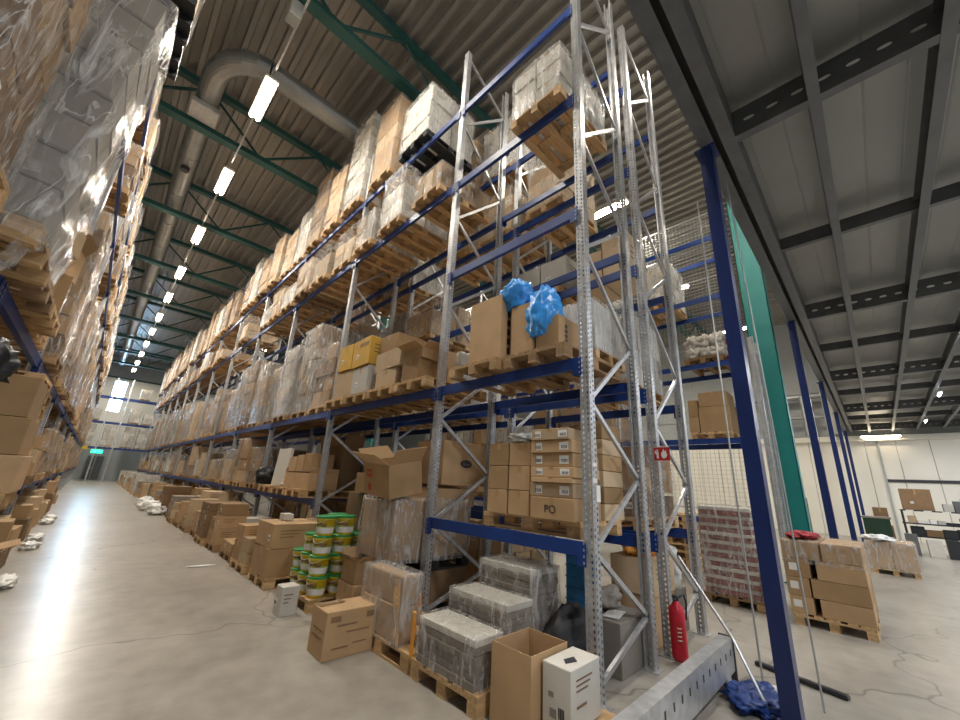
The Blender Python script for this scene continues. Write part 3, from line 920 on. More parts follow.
def load_(x, y, z, kind, h, where, detail='near', rz=0, pal='wood', seed=0, group=None, look=None):
    """wrapped (or banded) pallet load; detail near / mid / far"""
    z += 0.003
    hq = round(h / 0.15) * 0.15
    if detail != 'near':
        hq = round(h / 0.3) * 0.3
    var = seed % (3 if detail == 'near' else 3)
    key = (kind, round(hq, 2), detail, pal, var)
    lk = look or ((SIZE_WORD(h) + ' ' + KIND[kind][2]) if len((SIZE_WORD(h) + ' ' + KIND[kind][2] + ' ' + where).split()) <= 16 else KIND[kind][2])
    lab = lk + ', ' + where
    if key in protos:
        o = dup(protos[key], (x, y, z), rz, lab, group)
        return o
    rnd = random.Random(hash((kind, round(hq * 100), pal, var)) & 0xffff)
    rnd = random.Random(sum(ord(ch) for ch in kind + pal) * 31 + int(round(hq * 100)) * 7 + var * 101)
    boxes = layout(hq, kind, rnd)
    film = KIND[kind][1]
    if detail == 'far':
        m = MB(); pallet_full(m, pal)
        for b_ in boxes:
            m.box(*b_[:6], b_[6])
        if film:
            add_film(m, 1.18, 0.79, 0.10, 0.144 + hq, rnd, film, nz=6, n=20)
        o = obj('pallet_load', m, None, (x, y, z), (0, 0, rz))
        tag(o, lab, 'pallet load', group)
    else:
        o = thing('pallet_load', lab, 'pallet load', (x, y, z), rz, group)
        if detail == 'near':
            a, b2, blm, bl = pal_parts(pal)
            p = link('pallet', a, o); link('bottom_boards', b2, p)
            for bx, by in bl:
                link('block', blm, p, (bx, by, 0.022))
            for b_ in boxes:
                m = MB(); cx, cy = (b_[0] + b_[1]) / 2, (b_[2] + b_[3]) / 2
                add_carton(m, b_[0] - cx, b_[1] - cx, b_[2] - cy, b_[3] - cy, 0, b_[5] - b_[4], b_[6], rnd)
                obj('carton', m, o, (cx, cy, b_[4]), (0, 0, rnd.uniform(-0.03, 0.03)))
        else:
            link('pallet', full_pallet_mesh(pal), o)
            m = MB()
            for b_ in boxes:
                add_carton(m, *b_[:6], b_[6], rnd, c=0.008)
            obj('cartons', m, o)
        if film:
            m = MB(); add_film(m, 1.18, 0.79, 0.10, 0.144 + hq + 0.004, rnd, film, nz=14, n=44)
            obj('stretch_wrap', m, o, smooth=True)
    protos[key] = o
    return o

def carton(name, x0, x1, y0, y1, z0, z1, lab, base='card', rz=0, group=None, tape=True, prints=0.3, seed=1, cat='carton'):
    """free-standing carton, a thing of its own (mesh, children: paper label)"""
    rnd = random.Random(seed)
    cx, cy = (x0 + x1) / 2, (y0 + y1) / 2
    m = MB(); add_carton(m, x0 - cx, x1 - cx, y0 - cy, y1 - cy, 0, z1 - z0, base, rnd, tape, prints)
    o = obj(name, m, None, (cx, cy, z0), (0, 0, rz))
    tag(o, lab, cat, group)
    return o
def open_carton(x0, x1, y0, y1, z0, z1, lab, base='card', flaps=(0.5, 0.5, 0.5, 0.5), rz=0, rx=0, ry=0, t=0.006, fl=None, group=None):
    """hollow open box; flaps = opening angle of each flap from the vertical (rad, outward), None = no flap"""
    cx, cy = (x0 + x1) / 2, (y0 + y1) / 2
    W, Dp, h = (x1 - x0) / 2, (y1 - y0) / 2, z1 - z0
    o = thing('open_carton', lab, 'carton', (cx, cy, z0), rz, group)
    o.rotation_euler = (rx, ry, rz)
    m = MB()
    m.box(-W, W, -Dp, Dp, 0, t, base)
    m.box(-W, -W + t, -Dp, Dp, t, h, base); m.box(W - t, W, -Dp, Dp, t, h, base)
    m.box(-W + t, W - t, -Dp, -Dp + t, t, h, base); m.box(-W + t, W - t, Dp - t, Dp, t, h, base)
    obj('body', m, o)
    fl = fl or min(W, Dp)
    spec = [((-W, 0), (-1, 0), Dp), ((W, 0), (1, 0), Dp), ((0, -Dp), (0, -1), W), ((0, Dp), (0, 1), W)]
    for (px, py), (nx, ny), half in spec:
        a = flaps[spec.index(((px, py), (nx, ny), half))]
        if a is None:
            continue
        dx, dy, dz = nx * math.sin(a) * fl, ny * math.sin(a) * fl, math.cos(a) * fl
        sx, sy = (0, half) if nx else (half, 0)
        tx, ty, tz = nx * math.cos(a) * t, ny * math.cos(a) * t, -math.sin(a) * t
        P = []
        for q in (0, 1):
            for (u, v) in ((-1, 0), (1, 0), (1, 1), (-1, 1)):
                P.append((px + sx * u * (1 - 0.06 * v) + dx * v - tx * q, py + sy * u * (1 - 0.06 * v) + dy * v - ty * q, h + dz * v - tz * q))
        m = MB(); m.poly(P, [(0, 1, 2, 3), (7, 6, 5, 4), (0, 4, 5, 1), (1, 5, 6, 2), (2, 6, 7, 3), (3, 7, 4, 0)], base); obj('flap', m, o)
    return o
def blob(name, c_, r, lab, cat, mt, seed=1, amp=0.35, fr=2.2, sub=4, flat=None, parent=None, smooth=True, rz=0):
    """crumpled closed surface (bag, sack, heap of cloth)"""
    n, mm = 8 * sub, 5 * sub
    P = []; F = []
    for j in range(1, mm):
        ph = PI * j / mm
        for k in range(n):
            th = 2 * PI * k / n
            d = Vector((math.sin(ph) * math.cos(th), math.sin(ph) * math.sin(th), math.cos(ph)))
            q_ = d * fr + Vector((seed * 7.3, 0, 0)); s = 1 + amp * (0.7 * noise.noise(q_) + 0.45 * noise.noise(q_ * 2.6) + 0.3 * abs(noise.noise(q_ * 6.1)))
            p = Vector((d.x * r[0] * s, d.y * r[1] * s, d.z * r[2] * s))
            if p.z < -r[2] * 0.75:
                p.z = -r[2] * 0.75
            P.append(p + Vector((0, 0, r[2] * 0.75)))
    for j in range(mm - 2):
        for k in range(n):
            F.append((j * n + (k + 1) % n, j * n + k, (j + 1) * n + k, (j + 1) * n + (k + 1) % n))
    P.append(Vector((0, 0, r[2] * 1.75))); P.append(Vector((0, 0, 0)))
    for k in range(n):
        F.append((len(P) - 2, k, (k + 1) % n)); F.append((len(P) - 1, (mm - 2) * n + (k + 1) % n, (mm - 2) * n + k))
    m = MB(); m.poly(P, F, mt)
    o = obj(name, m, parent, c_, (0, 0, rz), smooth=smooth)
    if parent is None:
        tag(o, lab, cat)
    return o

# ------------------------------------------------------------------ goods of the right rack
XR = 3.62            # pallet centre line of the right rack (front overhang into the aisle)
LN = {0: 'lowest level', 1: 'second level', 2: 'middle level', 3: 'fourth level', 4: 'top level', -1: 'floor level'}
def slot_y(F_, b_, s, nslots=4):
    a, c_ = F_[b_] + 0.06, F_[b_ + 1] - 0.06
    wd = (c_ - a) / nslots
    return a + wd * (s + 0.5)
def fill(rackname, F_, xc, lvl, bays, hfun, kinds, rz=0, seed0=0, slots=4, skip=(), prob=1.0, zcap=None):
    rnd = random.Random(seed0)
    for b_ in bays:
        for s in range(slots):
            r1, r2, r3, r4, r5 = [rnd.random() for _ in range(5)]
            if (b_, s) in skip or r1 > prob:
                continue
            y = slot_y(F_, b_, s, slots)
            h = hfun(r2, y)
            kd = kinds[int(r3 * len(kinds))]
            if y > FAR_Y:
                REST.append((xc + (r4 - 0.5) * 0.14, y, LV[lvl] if lvl >= 0 else 0.0, kd, h, rz, int(r4 * 97) + (1000 if slots == 3 else 0)))
                continue
            det = 'near' if y < 8.6 else 'mid' if y < 19 else 'far'
            where = '%s %s, %s bay, %s pallet' % (rackname, LN[lvl], ORD[b_], ORD[s])
            load(xc + (r4 - 0.5) * 0.14, y + (r5 - 0.5) * 0.02, LV[lvl] if lvl >= 0 else 0.0, kd, h, where, det, rz + (r1 - 0.5) * 0.03,
                 'wood' if r5 < 0.75 else 'wood_dark', int(r4 * 97), 'pallet loads on the ' + rackname, sy=1.24 if slots == 3 and rackname != 'third rack' else 1.0)
FAR_Y = 25.0
REST = []
def near_truss(y):
    return abs((y - 6.5 + 2.635) % 5.27 - 2.635) < 0.62
RR = 'right rack'
# top level, custom stacks first
def L5(y, kind, h, s_, pal='wood', sd=0, b_=1, x=XR, sy=1.22):
    load(x, y, LV[4], kind, h, 'right rack top level, %s bay, %s pallet' % (ORD[b_], ORD[s_]), 'near' if y < 9 else 'mid', 0, pal, sd, 'pallet loads on the right rack', sy=sy)
L5(5.38, 'white', 1.2, 0, 'black', 1)
L5(6.66, 'pale', 2.05, 1, 'wood', 0, 1, XR, 1.15)
L5(8.03, 'white', 2.7, 0, 'wood', 1, 2)
L5(9.22, 'pale', 1.9, 1, 'wood', 2, 2)
L5(10.40, 'brown', 2.25, 2, 'wood', 2, 2)
fill(RR, YF, XR, 4, range(3, 13), lambda r, y: (1.5 + 0.4 * r if near_truss(y) else 1.6 + 1.0 * r), ['pale', 'brown', 'pale', 'white', 'brown'], seed0=5, prob=0.96, slots=3)
# fourth beam level
load(3.60, 2.33, LV[3], 'white', 0.78, 'jutting from the right rack high above the nearest bay', 'near', 0, 'wood', 0, None, 'film wrapped pallet of white cartons')
for s_, h_, kd, sd, y_ in ((0, 0.45, 'pale', 1, 4.70), (1, 1.15, 'white', 2, 5.90), (2, 0.8, 'grey', 0, 6.97)):
    load(XR, y_, LV[3], kd, h_, 'right rack fourth level, second bay, %s pallet' % ORD[s_], 'near', 0, 'wood', sd, 'pallet loads on the right rack')
fill(RR, YF, XR, 3, range(2, 13), lambda r, y: 0.4 + 0.7 * r, ['pale', 'grey', 'brown', 'pale', 'white'], seed0=14, prob=0.76, slots=3)
# second beam level
fill(RR, YF, XR + 0.13, 1, range(2, 13), lambda r, y: 1.35 + 0.85 * r, ['grey', 'brown', 'grey', 'pale', 'brown'], seed0=21, prob=0.95, skip=((2, 0),), slots=3)
load(XR + 0.1, slot_y(YF, 2, 0, 3), LV[1], 'brown', 1.35, 'right rack second beam level beside the yellow cartons', 'near', 0, 'wood', 2, None, sy=1.24)
# first beam level, bays 3 and on
fill(RR, YF, XR + 0.13, 0, range(4, 13), lambda r, y: 0.45 + 0.7 * r, ['brown', 'bare', 'pale', 'brown', 'white'], seed0=31, prob=0.75)
# floor level under the rack, behind the protruding pallets
fill(RR, YF, XR + 0.50, -1, range(5, 13), lambda r, y: 0.55 + 0.35 * r, ['brown', 'bare', 'grey'], seed0=41, prob=0.8)

# --- nearest bay, second beam level: kraft cartons with blue bags
pallet(3.55, 3.18, LV[1], 'pale wooden pallet jutting out below the kraft cartons with blue bags', rz=0.0)
pallet(3.62, 2.33, LV[1], 'wooden pallet behind the beam, under the white wrapped stack', 'wood_dark')
def kraft(x0, x1, y0, y1, z0, z1, lab, sd):
    o = carton('kraft_carton', x0, x1, y0, y1, z0, z1, lab, 'card', tape=False, prints=0, seed=sd)
    m = MB(); W = (x1 - x0) / 2; Dp = (y1 - y0) / 2; h = z1 - z0
    for q in range(5):
        m.box(-W + W * 0.5, -W + W * 0.5 + 0.05, -Dp - 0.002, -Dp, h * (0.12 + 0.14 * q), h * (0.21 + 0.14 * q), 'ink')
    obj('print', m, o)
    return o
kraft(3.06, 3.50, 2.82, 3.36, 2.985, 3.83, 'tall brown kraft carton at left, with black side print, beside blue bags', 3)
kraft(3.12, 3.55, 2.42, 2.72, 2.985, 3.62, 'middle brown kraft carton below the large blue bag', 4)
kraft(3.15, 3.60, 2.08, 2.38, 2.985, 3.38, 'shorter brown kraft carton below the right blue bag', 5)
kraft(3.62, 4.05, 2.82, 3.5, 2.985, 3.55, 'brown carton at the back of the jutting pallet', 6)
blob('plastic_bag', (3.24, 2.72, 3.63), (0.17, 0.20, 0.22), 'crumpled light blue plastic bag on top of the middle kraft carton', 'bag', 'bluebag', 3, 0.42, 1.7, 7)
blob('plastic_bag', (3.22, 2.33, 3.18), (0.17, 0.21, 0.34), 'crumpled blue plastic bag hanging over the short kraft carton', 'bag', 'bluebag', 8, 0.42, 1.7, 7)
o = load(4.02, 2.30, LV[1] + 0.147, 'white', 0.62, 'behind the short kraft carton in the nearest bay', 'near', 0, 'wood', 1, None); o.scale = (0.6, 0.9, 1)
# --- nearest bay, first beam level: flat cartons and square cartons
pallet(3.62, 2.52, LV[0], 'wooden pallet carrying square and flat cartons on the lowest beam', rz=PI / 2)
for j, (yc, n_) in enumerate(((2.90, 3), (2.60, 3))):
    for k in range(n_):
        carton('carton', 3.18, 3.55, yc - 0.14, yc + 0.14, 1.315 + 0.243 * k, 1.315 + 0.243 * k + 0.238,
               '%s brown carton in the %s column of square cartons on lowest beam' % (('bottom', 'middle', 'top')[k], ('left', 'right')[j]), 'card', rz=0.02 * (k - 1), seed=50 + j * 3 + k, group=None, tape=True, prints=0.0)
hh = [0.20, 0.13, 0.05, 0.10, 0.13, 0.12, 0.11]
z = 1.315
names = ['lowest, sagging', 'second', 'third, thin', 'fourth', 'fifth', 'sixth', 'topmost']
for k in range(7):
    off = (0.0, 0.02, -0.015, 0.0, 0.015, -0.01, -0.03)[k]
    o = carton('flat_carton', 3.14 + off, 3.62 + off, 1.93 + abs(off), 2.42 + off, z, z + hh[k] - 0.003, '%s flat brown carton of the stack behind the nearest upright' % names[k], 'card_pale' if k in (1, 6) else 'card', seed=70 + k, prints=0.0)
    m = MB()
    for (ya, yb) in ((-0.20, -0.10), (0.10, 0.17)):
        hk = hh[k]
        if hk > 0.09 and k:
            m.box(-0.242, -0.240, ya, yb, hk * 0.2, hk * 0.8, 'paper')
            for q in range(5):
                m.box(-0.243, -0.242, ya + 0.012 + q * 0.014, ya + 0.019 + q * 0.014, hk * 0.3, hk * 0.55, 'ink')
    if m.v:
        obj('label_sticker', m, o)
    if k == 0:
        cu = D.curves.new('print', 'FONT'); cu.body = 'PO'; cu.size = 0.10; cu.extrude = 0.0006; cu.materials.append(M['ink'])
        po = text_obj('print', cu); po.parent = o; po.location = (-0.243, 0.08, 0.06); po.rotation_euler = (PI / 2, 0, -PI / 2)
    z += hh[k]
for k in range(6):
    carton('carton', 3.68, 4.10, 1.92, 2.38, 1.315 + 0.16 * k, 1.315 + 0.16 * k + 0.155, '%s carton up in the rear stack on the lowest beam pallet' % ORD[k], 'card' if k % 2 else 'card_pale', seed=90 + k)
o = blob('paper_wrap', (3.36, 2.62, 2.045), (0.18, 0.20, 0.055), 'loose white film lying on top of the square cartons', 'film', 'foam', 5, 0.9, 3)

# --- second bay, second beam level: yellow and tan cartons
for k, s_ in enumerate(range(4)):
    pallet(3.58, slot_y(YF, 1, s_), LV[1], 'wooden pallet under the yellow and tan cartons, %s from the near upright' % ORD[k], 'wood', group=None)
ya = carton('carton', 3.0, 3.45, 6.55, 7.05, 3.52, 4.02, 'narrow yellow carton at the far end of the yellow row', 'card_yel', seed=3, rz=0.03)
for q, (y0, y1) in enumerate(((5.85, 6.50),)):
    o = carton('carton', 3.0, 3.6, y0, y1, 3.50, 4.02, 'large yellow carton with printed sides above the film wrapped cartons', 'card_yel', seed=5, prints=1.0, rz=-0.03)
    m = MB()
    for w_ in range(5):
        m.box(-0.303, -0.301, -0.25 + w_ * 0.07, -0.21 + w_ * 0.07, 0.36, 0.43, 'card_dark')
    m.lathe([(0.05, 0), (0.05, 0.001)], 'card_dark', 12) if False else None
    obj('print', m, o)
carton('carton', 3.15, 3.75, 5.25, 5.80, 3.62, 3.98, 'brown carton on top of the pile right of the yellow carton', 'card', seed=6)
load(3.58, slot_y(YF, 1, 2) , LV[1] + 0.001, 'white', 0.5, 'under the large yellow carton in the second bay', 'near', 0, 'wood', 2, None) if False else None
for k, (y0, y1, z0, z1, b_, nm) in enumerate(((6.45, 7.1, 2.985, 3.50, 'card_pale', 'pale carton in film below the narrow yellow carton'), (5.85, 6.42, 2.985, 3.48, 'card_white', 'whitish film wrapped carton below the large yellow carton'),
        (5.0, 5.55, 2.985, 3.28, 'card_pale', 'tan carton with open dent in front of the second bay'), (4.85, 5.65, 3.29, 3.60, 'card_pale', 'long tan carton lying above the dented one'),
        (4.42, 4.80, 2.985, 3.32, 'card', 'small brown carton beside the second upright'))):
    carton('carton', 3.02, 3.62, y0, y1, z0, z1, nm, b_, seed=20 + k, rz=(0.04, -0.02, 0.05, -0.04, 0.08)[k])
open_carton(3.05, 3.5, 4.35, 4.85, 3.33, 3.48, 'shallow open carton on the small brown carton beside upright', 'card', flaps=(1.1, 0.9, 1.0, 0.8), fl=0.15)
carton('carton', 3.72, 4.15, 4.9, 5.7, 2.985, 3.8, 'brown carton at the rear of the tan cartons', 'card', seed=31)
carton('carton', 3.72, 4.15, 5.9, 7.0, 2.985, 3.9, 'wide brown carton behind the yellow cartons', 'card', seed=32)

# --- third bay, first beam level
pallet(3.50, 7.98, LV[0], 'wooden pallet under the big open brown carton, third bay', 'wood')
pallet(3.50, 8.85, LV[0], 'wooden pallet under the brown cartons beside the white board', 'wood')
pallet(3.50, 9.72, LV[0], 'wooden pallet under the tall white board', 'wood')
open_carton(3.02, 3.6, 7.6, 8.9, 1.32, 1.62, 'wide brown carton tray holding smaller cartons, third bay', 'card', flaps=(None, None, 0.3, 0.3), fl=0.1)
for k in range(3):
    carton('carton', 3.05, 3.5, 7.68 + k * 0.4, 8.04 + k * 0.4, 1.64, 2.0 - 0.03 * k, '%s small carton standing in the wide carton tray, third bay' % ORD[k], 'card', seed=40 + k)
open_carton(3.66, 4.1, 7.7, 8.8, 1.32, 2.2, 'tall dark open carton behind the carton tray, third bay', 'card_dark', flaps=(0.4, 0.3, 0.3, None), fl=0.25)
o = carton('board', 3.10, 3.16, 9.15, 9.95, 1.32, 2.14, 'tall white board standing on a pallet in the third bay', 'card_white', tape=False, prints=0, seed=44, cat='board'); o.rotation_euler = (0, 0.06, 0)
carton('carton', 3.25, 3.9, 9.2, 10.0, 1.32, 1.9, 'brown carton behind the white board', 'card', seed=45)
blob('cloth_heap', (3.25, 9.02, 1.32), (0.16, 0.3, 0.09), 'crumpled white cloth in front of the white board', 'cloth', 'foam', 6, 0.8)
blob('dark_bag', (3.2, 10.6, 1.32), (0.25, 0.22, 0.22), 'dark bag beyond the white board on the lowest beam', 'bag', 'darkcloth', 9, 0.5)
fill(RR, YF, XR, 0, range(3, 4), lambda r, y: 0.6 + 0.6 * r, ['brown', 'bare', 'pale'], seed0=77, prob=0.9)

# ------------------------------------------------------------------ floor goods beside the right rack
# grey flat packs in film on a pallet (nearest)
pallet(2.95, 2.66, 0, 'wooden pallet on the floor under the three grey film wrapped stacks', 'wood')
def flatpack(x0, x1, y0, y1, z1, lab, sd):
    rnd = random.Random(sd)
    cx, cy = (x0 + x1) / 2, (y0 + y1) / 2
    t = thing('wrapped_flat_packs', lab, 'wrapped stack', (cx, cy, 0.146))
    z = 0.0; W = (x1 - x0) / 2; Dp = (y1 - y0) / 2
    while z < z1 - 0.146 - 0.03:
        hgt = 0.055
        m = MB(); j = rnd.uniform(-0.008, 0.008)
        m.cbox(-W + 0.012 + j, W - 0.012 + j, -Dp + 0.012, Dp - 0.012, z, z + hgt - 0.003, 'card_white' if z + hgt >= z1 - 0.146 - 0.03 else 'pack_brown', 0.004)
        obj('flat_pack', m, t); z += hgt
    m = MB(); add_film(m, 2 * W - 0.01, 2 * Dp - 0.01, 0.0, z + 0.006, rnd, 'film', 0.016, 8, 48); obj('stretch_wrap', m, t, smooth=True)
    return z
flatpack(2.35, 2.69, 2.30, 3.02, 0.50, 'lowest and nearest grey stack of flat packs in film, on floor pallet', 1)
flatpack(2.73, 3.09, 2.32, 3.05, 0.63, 'middle grey stack of flat packs in film on the floor pallet', 2)
flatpack(3.13, 3.55, 2.36, 3.06, 0.84, 'tallest rear grey stack of flat packs in film on floor pallet', 3)
g = carton('corner_board', 2.318, 2.336, 3.02, 3.06, 0.15, 0.5, 'yellow edge protector at the corner of the nearest grey stack', 'orange', tape=False, prints=0, cat='edge protector')
# open carton and white carton in the foreground
open_carton(2.42, 2.86, 1.84, 2.20, 0.0, 0.50, 'tall empty brown carton open at top, in front of the white carton', 'card', flaps=(None, None, None, None))
carton('carton', 2.44, 3.0, 1.50, 1.82, 0.0, 0.12, 'flat brown carton under the white carton', 'card', seed=8, prints=0)
wc = carton('white_carton', 2.52, 2.90, 1.60, 1.82, 0.125, 0.47, 'white printed carton beside the nearest upright foot', 'card_white', tape=False, prints=0, seed=9)
m = MB()
m.poly([(-0.12, -0.03, 0.3465), (-0.02, -0.06, 0.3465), (-0.07, 0.02, 0.3465), (0.03, 0.0, 0.3465)], [(0, 1, 2), (1, 3, 2)], 'ink')
for q in range(4):
    m.box(-0.192, -0.190, -0.06 + q * 0.012, -0.052 + q * 0.012, 0.06, 0.12, 'ink')
m.box(-0.192, -0.190, 0.02, 0.06, 0.16, 0.19, 'card_grey'); m.box(-0.192, -0.190, 0.0, 0.05, 0.05, 0.10, 'card_grey')
for q in range(3):
    m.box(-0.12, 0.08 - 0.03 * q, -0.112, -0.110, 0.27 - q * 0.03, 0.28 - q * 0.03, 'card_dark')
m.box(-0.12, 0.0, -0.112, -0.110, 0.12, 0.135, 'card_dark')
obj('print', m, wc)
# small white carton and brown printed box in the aisle
ws = carton('white_carton', 1.96, 2.16, 5.12, 5.32, 0, 0.31, 'small white carton standing alone in the aisle before the buckets', 'card_white', tape=False, prints=1, seed=12)
bx = carton('carton', 1.88, 2.40, 3.74, 4.08, 0, 0.39, 'brown printed carton with gaping top standing in the aisle', 'card', tape=False, prints=0, seed=13, rz=-0.03)
m = MB()
m.poly([(-0.26, 0.15, 0.392), (0.0, 0.17, 0.392), (0.02, 0.06, 0.398), (-0.24, 0.03, 0.398)], [(0, 1, 2, 3)], 'card_dark')
for q in range(2):
    m.box(-0.2625, -0.261, -0.12, 0.10, 0.22 - q * 0.06, 0.235 - q * 0.06, 'card_dark')
for (a, b_, c0, c1) in ((-0.15, 0.05, 0.26, 0.275), (-0.05, 0.18, 0.20, 0.212), (-0.18, -0.02, 0.08, 0.095), (0.02, 0.16, 0.10, 0.112), (-0.22, -0.12, 0.30, 0.35), (0.14, 0.22, 0.30, 0.35)):
    m.box(a, b_, -0.1725, -0.1712, c0, c1, 'card_dark')
obj('print', m, bx)
# front lower wrapped load and the tall load behind it
pallet(2.76, 3.62, 0, 'wooden pallet in the aisle left of the grey stacks', 'wood', rz=PI / 2).scale = (0.84, 1, 1)
t = thing('wrapped_load', 'film wrapped brown load on the pallet left of the grey stacks', 'wrapped load', (2.60, 3.62, 0.146))
m = MB(); m.cbox(-0.22, -0.02, -0.30, 0.40, 0, 0.30, 'card', 0.01); obj('carton', m, t)
m = MB(); m.cbox(-0.21, -0.03, -0.29, 0.39, 0.305, 0.56, 'card', 0.01); obj('carton', m, t)
m = MB(); add_film(m, 0.22, 0.72, -0.02, 0.58, random.Random(4), 'film_thick', 0.03, 10, 44); obj('stretch_wrap', m, t, (-0.12, 0.05, 0), smooth=True)
m = MB(); m.box(-0.245, -0.235, -0.33, -0.24, -0.02, 0.50, 'wood'); obj('edge_board', m, t, rot=(-0.12, 0, 0))
pallet(3.45, 4.58, 0, 'lower wooden pallet under the tall wrapped load beside the second upright', 'wood_dark')
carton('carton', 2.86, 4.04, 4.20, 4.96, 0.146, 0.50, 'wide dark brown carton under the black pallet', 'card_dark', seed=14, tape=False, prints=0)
pallet(3.45, 4.58, 0.505, 'black plastic pallet halfway up the tall wrapped load', 'black')
t = thing('wrapped_load', 'tall brown film wrapped load standing on the black pallet', 'wrapped load', (3.45, 4.58, 0.651))
m = MB(); m.cbox(-0.68, -0.06, -0.38, 0.0, 0, 0.70, 'card', 0.012); obj('carton', m, t)
m = MB(); m.cbox(-0.68, -0.06, 0.01, 0.38, 0, 0.68, 'card', 0.012); obj('carton', m, t)
m = MB(); m.cbox(-0.04, 0.58, -0.38, 0.38, 0, 0.86, 'card', 0.012); obj('carton', m, t)
m = MB(); add_film(m, 1.28, 0.79, -0.03, 0.72, random.Random(9), 'film_thick', 0.022, 12, 48); obj('stretch_wrap', m, t, (-0.05, 0, 0), smooth=True)
ov = carton('carton', 3.42, 4.30, 4.14, 4.75, 1.56, 2.16, 'large dull brown carton with dark oval mark, behind the second frame', 'card', tape=False, prints=0, seed=15)
m = MB()
ring = [(0.11 * math.cos(2 * PI * k / 24), -0.308, 0.30 + 0.055 * math.sin(2 * PI * k / 24)) for k in range(24)]
m.poly(ring + [(x, -0.3035, z) for x, _, z in ring], [tuple(range(24))] + [(k, (k + 1) % 24, 24 + (k + 1) % 24, 24 + k) for k in range(24)], 'ink')
obj('oval_mark', m, ov)
cu = D.curves.new('mark_text', 'FONT'); cu.body = 'Duni'; cu.size = 0.075; cu.extrude = 0.0006; cu.materials.append(M['card_grey'])
po = text_obj('mark_text', cu); po.parent = ov; po.location = (-0.075, -0.3095, 0.275); po.rotation_euler = (PI / 2, 0, 0)
rc = open_carton(2.62, 3.10, 4.12, 4.72, 1.43, 1.83, 'crushed open brown carton with red print on top of the tall load', 'card', flaps=(0.9, None, 0.7, 0.9), rx=0.08, ry=-0.2, fl=0.24)
m = MB(); m.box(-0.243, -0.241, 0.10, 0.22, 0.22, 0.32, 'red_ink'); m.box(-0.243, -0.241, 0.12, 0.20, 0.05, 0.14, 'red_ink'); m.box(-0.244, -0.243, 0.12, 0.20, 0.26, 0.28, 'card'); obj('print', m, rc)
carton('carton', 2.86, 3.3, 4.86, 5.42, 1.39, 1.66, 'brown carton sticking out left of the crushed open carton', 'card', seed=16, tape=False, rz=0.1)
carton('carton', 3.1, 3.6, 5.1, 5.8, 0.146, 0.72, 'brown carton low behind the buckets', 'card', seed=17)
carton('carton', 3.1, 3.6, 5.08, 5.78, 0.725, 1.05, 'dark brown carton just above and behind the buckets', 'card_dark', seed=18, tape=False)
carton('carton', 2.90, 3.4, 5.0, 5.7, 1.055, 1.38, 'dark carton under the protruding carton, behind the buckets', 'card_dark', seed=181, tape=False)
carton('carton', 2.55, 2.85, 4.55, 4.95, 0.0, 0.36, 'lower pale carton between the buckets and the wrapped load', 'card', seed=19)
open_carton(2.58, 2.84, 4.6, 4.95, 0.365, 0.60, 'small open carton between the buckets and the wrapped load', 'card', flaps=(0.9, None, 1.0, 0.6), fl=0.14)

# buckets with green lids
pallet(2.86, 5.45, 0, 'wooden pallet under the yellow and green buckets', 'wood')
def bucket_meshes():
    b_ = MB(); b_.lathe([(0.100, 0), (0.104, 0.004), (0.122, 0.19), (0.126, 0.19), (0.126, 0.215)], 'yellow', 26)
    l = MB(); l.lathe([(0.129, 0.208), (0.132, 0.212), (0.132, 0.232), (0.122, 0.238), (0.115, 0.234), (0.0005, 0.234)], 'green', 26)
    s = MB(); P = []; F = []
    for k in range(13):
        a = PI * 0.72 + k * (PI * 0.95) / 12
        for r, z in ((0.1095, 0.03), (0.1165, 0.10)):
            P.append((r * math.cos(a), r * math.sin(a), z))
    for k in range(12):
        F.append((2 * k, 2 * k + 2, 2 * k + 3, 2 * k + 1))
    s.poly(P, F, 'white')
    P = []; F = []
    for k in range(7):
        a = PI * 0.95 + k * (PI * 0.4) / 6
        for r, z in ((0.1195, 0.115 + 0.01 * math.sin(k)), (0.1240, 0.15 + 0.012 * math.cos(2 * k))):
            P.append((r * math.cos(a), r * math.sin(a), z))
    for k in range(6):
        F.append((2 * k, 2 * k + 2, 2 * k + 3, 2 * k + 1))
    s.poly(P, F, 'card_dark')
    P = []; F = []
    for k in range(13):
        a = PI * 0.72 + k * (PI * 0.95) / 12
        for r, z in ((0.1165, 0.10), (0.1190, 0.118)):
            P.append((r * math.cos(a), r * math.sin(a), z))
    for k in range(12):
        F.append((2 * k, 2 * k + 2, 2 * k + 3, 2 * k + 1))
    s.poly(P, F, 'lime')
    h = MB(); h.tube([(0.127 * math.cos(a), 0.127 * math.sin(a), 0.20 - 0.05 * math.sin((a - 2.2) / 2.0 * PI)) for a in [2.2 + 2.0 * q / 8 for q in range(9)]], 0.003, 'white', 6)
    return b_.mesh('body', True), l.mesh('lid'), s.mesh('label'), h.mesh('handle', True)
bm_ = bucket_meshes()
cols = [(2.40, 5.20, 4, 'nearest'), (2.40, 5.47, 3, 'middle front'), (2.40, 5.74, 2, 'farthest front'), (2.67, 5.20, 4, 'near second-row'), (2.67, 5.47, 4, 'centre'), (2.67, 5.74, 3, 'far second-row'), (2.94, 5.20, 3, 'near third-row'), (2.94, 5.47, 3, 'central third-row'), (2.94, 5.74, 3, 'far third-row')]
bk = None
